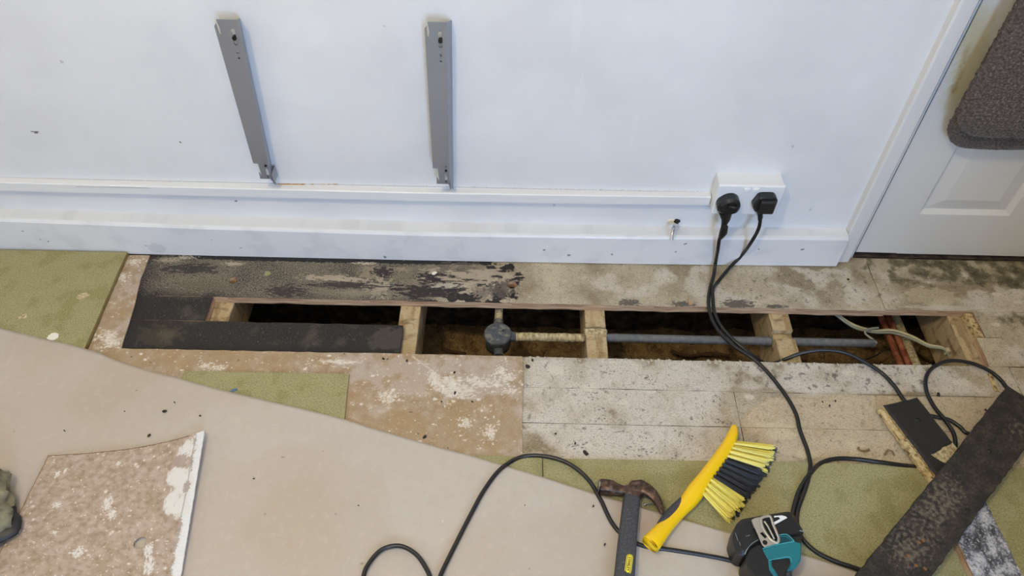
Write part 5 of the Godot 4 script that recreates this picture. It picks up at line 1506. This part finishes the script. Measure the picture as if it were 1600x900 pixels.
func build_crumbs() -> void:
	rng.seed = 303
	chip("plaster_flake", 82, 527, 0.0135, 0.012, 1.0, 0.0015, "plaster_flake", "largest white plaster flake on the green underlay at left, by the paper edge", "flake")
	chip("plaster_flake", 127, 463, 0.0135, 0.011, 1.6, 0.0004, "conduit_dusty", "pale smear of plaster high on the green underlay at far left", "flake")
	chip("plaster_flake", 36, 495, 0.0135, 0.008, 1.6, 0.0004, "conduit_dusty", "pale smear of plaster near the left edge of the green underlay", "flake")
	chip("plaster_flake", 679, 427, 0.0004, 0.0055, 1.2, 0.002, "plaster_flake", "small white flake on the back board above the conduit box", "flake")
	for q in [[903, 663, 0.0], [1180, 606, 0.0]]:
		pass
	chip("green_leaf", 418, 428, 0.0004, 0.0075, 1.3, 0.001, "leaf_green", "small dry green scrap on the black board behind the opening", "leaf")
	chip("blue_scrap", 365, 610, 0.0095, 0.005, 1.6, 0.002, "blue_scrap", "tiny blue scrap on the small underlay sheet at the paper edge", "scrap")
	for q in [[257, 643, 0.0040], [233, 681, 0.0040], [313, 650, 0.0022], [273, 629, 0.0016], [195, 643, 0.0012], [101, 673, 0.0018], [927, 791, 0.0024], [945, 851, 0.0022], [397, 748, 0.0014], [700, 700, 0.0012], [820, 790, 0.0013], [560, 790, 0.0014]]:
		chip("dark_crumb", q[0], q[1], 0.0145, q[2] * 0.72, 1.8, 0.003, "dark_crumb", "tiny dark crumb of wood on the brown paper", "crumb", "dark crumbs on the brown paper")
	for q in [[825, 573, 0.006], [832, 563, 0.003], [710, 582, 0.003], [711, 614, 0.0035], [599, 561, 0.003], [636, 564, 0.003], [915, 708, 0.0055], [899, 693, 0.0025], [868, 678, 0.0022], [1466, 617, 0.0045], [1285, 628, 0.002], [1305, 627, 0.002], [1296, 634, 0.002], [1464, 642, 0.003], [1540, 641, 0.0028], [1360, 800, 0.0022], [1341, 812, 0.0022], [1351, 810, 0.0016], [690, 628, 0.002], [738, 628, 0.0022], [664, 683, 0.004], [1325, 437, 0.003]]:
		var hb: bool = q[0] < 815
		chip("dark_crumb", q[0], q[1], 0.0036 if hb else 0.0006, q[2] * 0.8, 1.6, 0.0028, "dark_crumb", "tiny dark crumb of wood on the paint splattered hardboard" if hb else "tiny dark crumb of wood on the bare floorboards", "crumb", "dark crumbs on the hardboard" if hb else "dark crumbs on the floorboards")
	# shavings
	var cpt := []
	for k in 9:
		var t := 0.2 + k * 0.45
		cpt.append(F(1350 + 9 * cos(t), 701 + 3.6 * sin(t) * 1.0, 0.003))
	single("wood_shaving", loft(cpt, [0.0022], [0.0006], M["brown_shaving"], 6, Vector3.UP), "curled c shaped wood shaving on the tan boards left of the short plank", "shaving")
	single("wood_shaving", loft([F(1382, 711, 0.002), F(1388, 703, 0.005), F(1394, 705, 0.005), F(1398, 712, 0.002)], [0.0022], [0.0008], M["brown_shaving"], 6, Vector3.UP), "bent v shaped wood shaving on the tan boards left of the short plank", "shaving")
	single("wood_splinter", ex(pv([0.4145, 0.160, 0.4175, 0.140, 0.4195, 0.158, 0.426, 0.166, 0.4155, 0.168]), 0.0003, 0.006, M["board_edge"], "y", 0.001), "reddish splinter standing on the edge of the back board by the cables", "splinter")
	single("wood_splinter", ex(jag(poly_f([1543, 585, 1548, 584, 1560, 612, 1553, 612]), 0.006, 0.0008, 61), 0.0004, 0.0045, M["raw_split_wood"], "y", 0.001), "pale splinter on the board inside the cable loop beside the long plank", "splinter")

func _ready() -> void:
	lights()
	make_materials()
	build_room()
	build_floor()
	build_sheets()
	build_planks()
	build_wall_things()
	build_services()
	build_cables()
	build_hammer()
	build_brush()
	build_drill()
	build_crumbs()
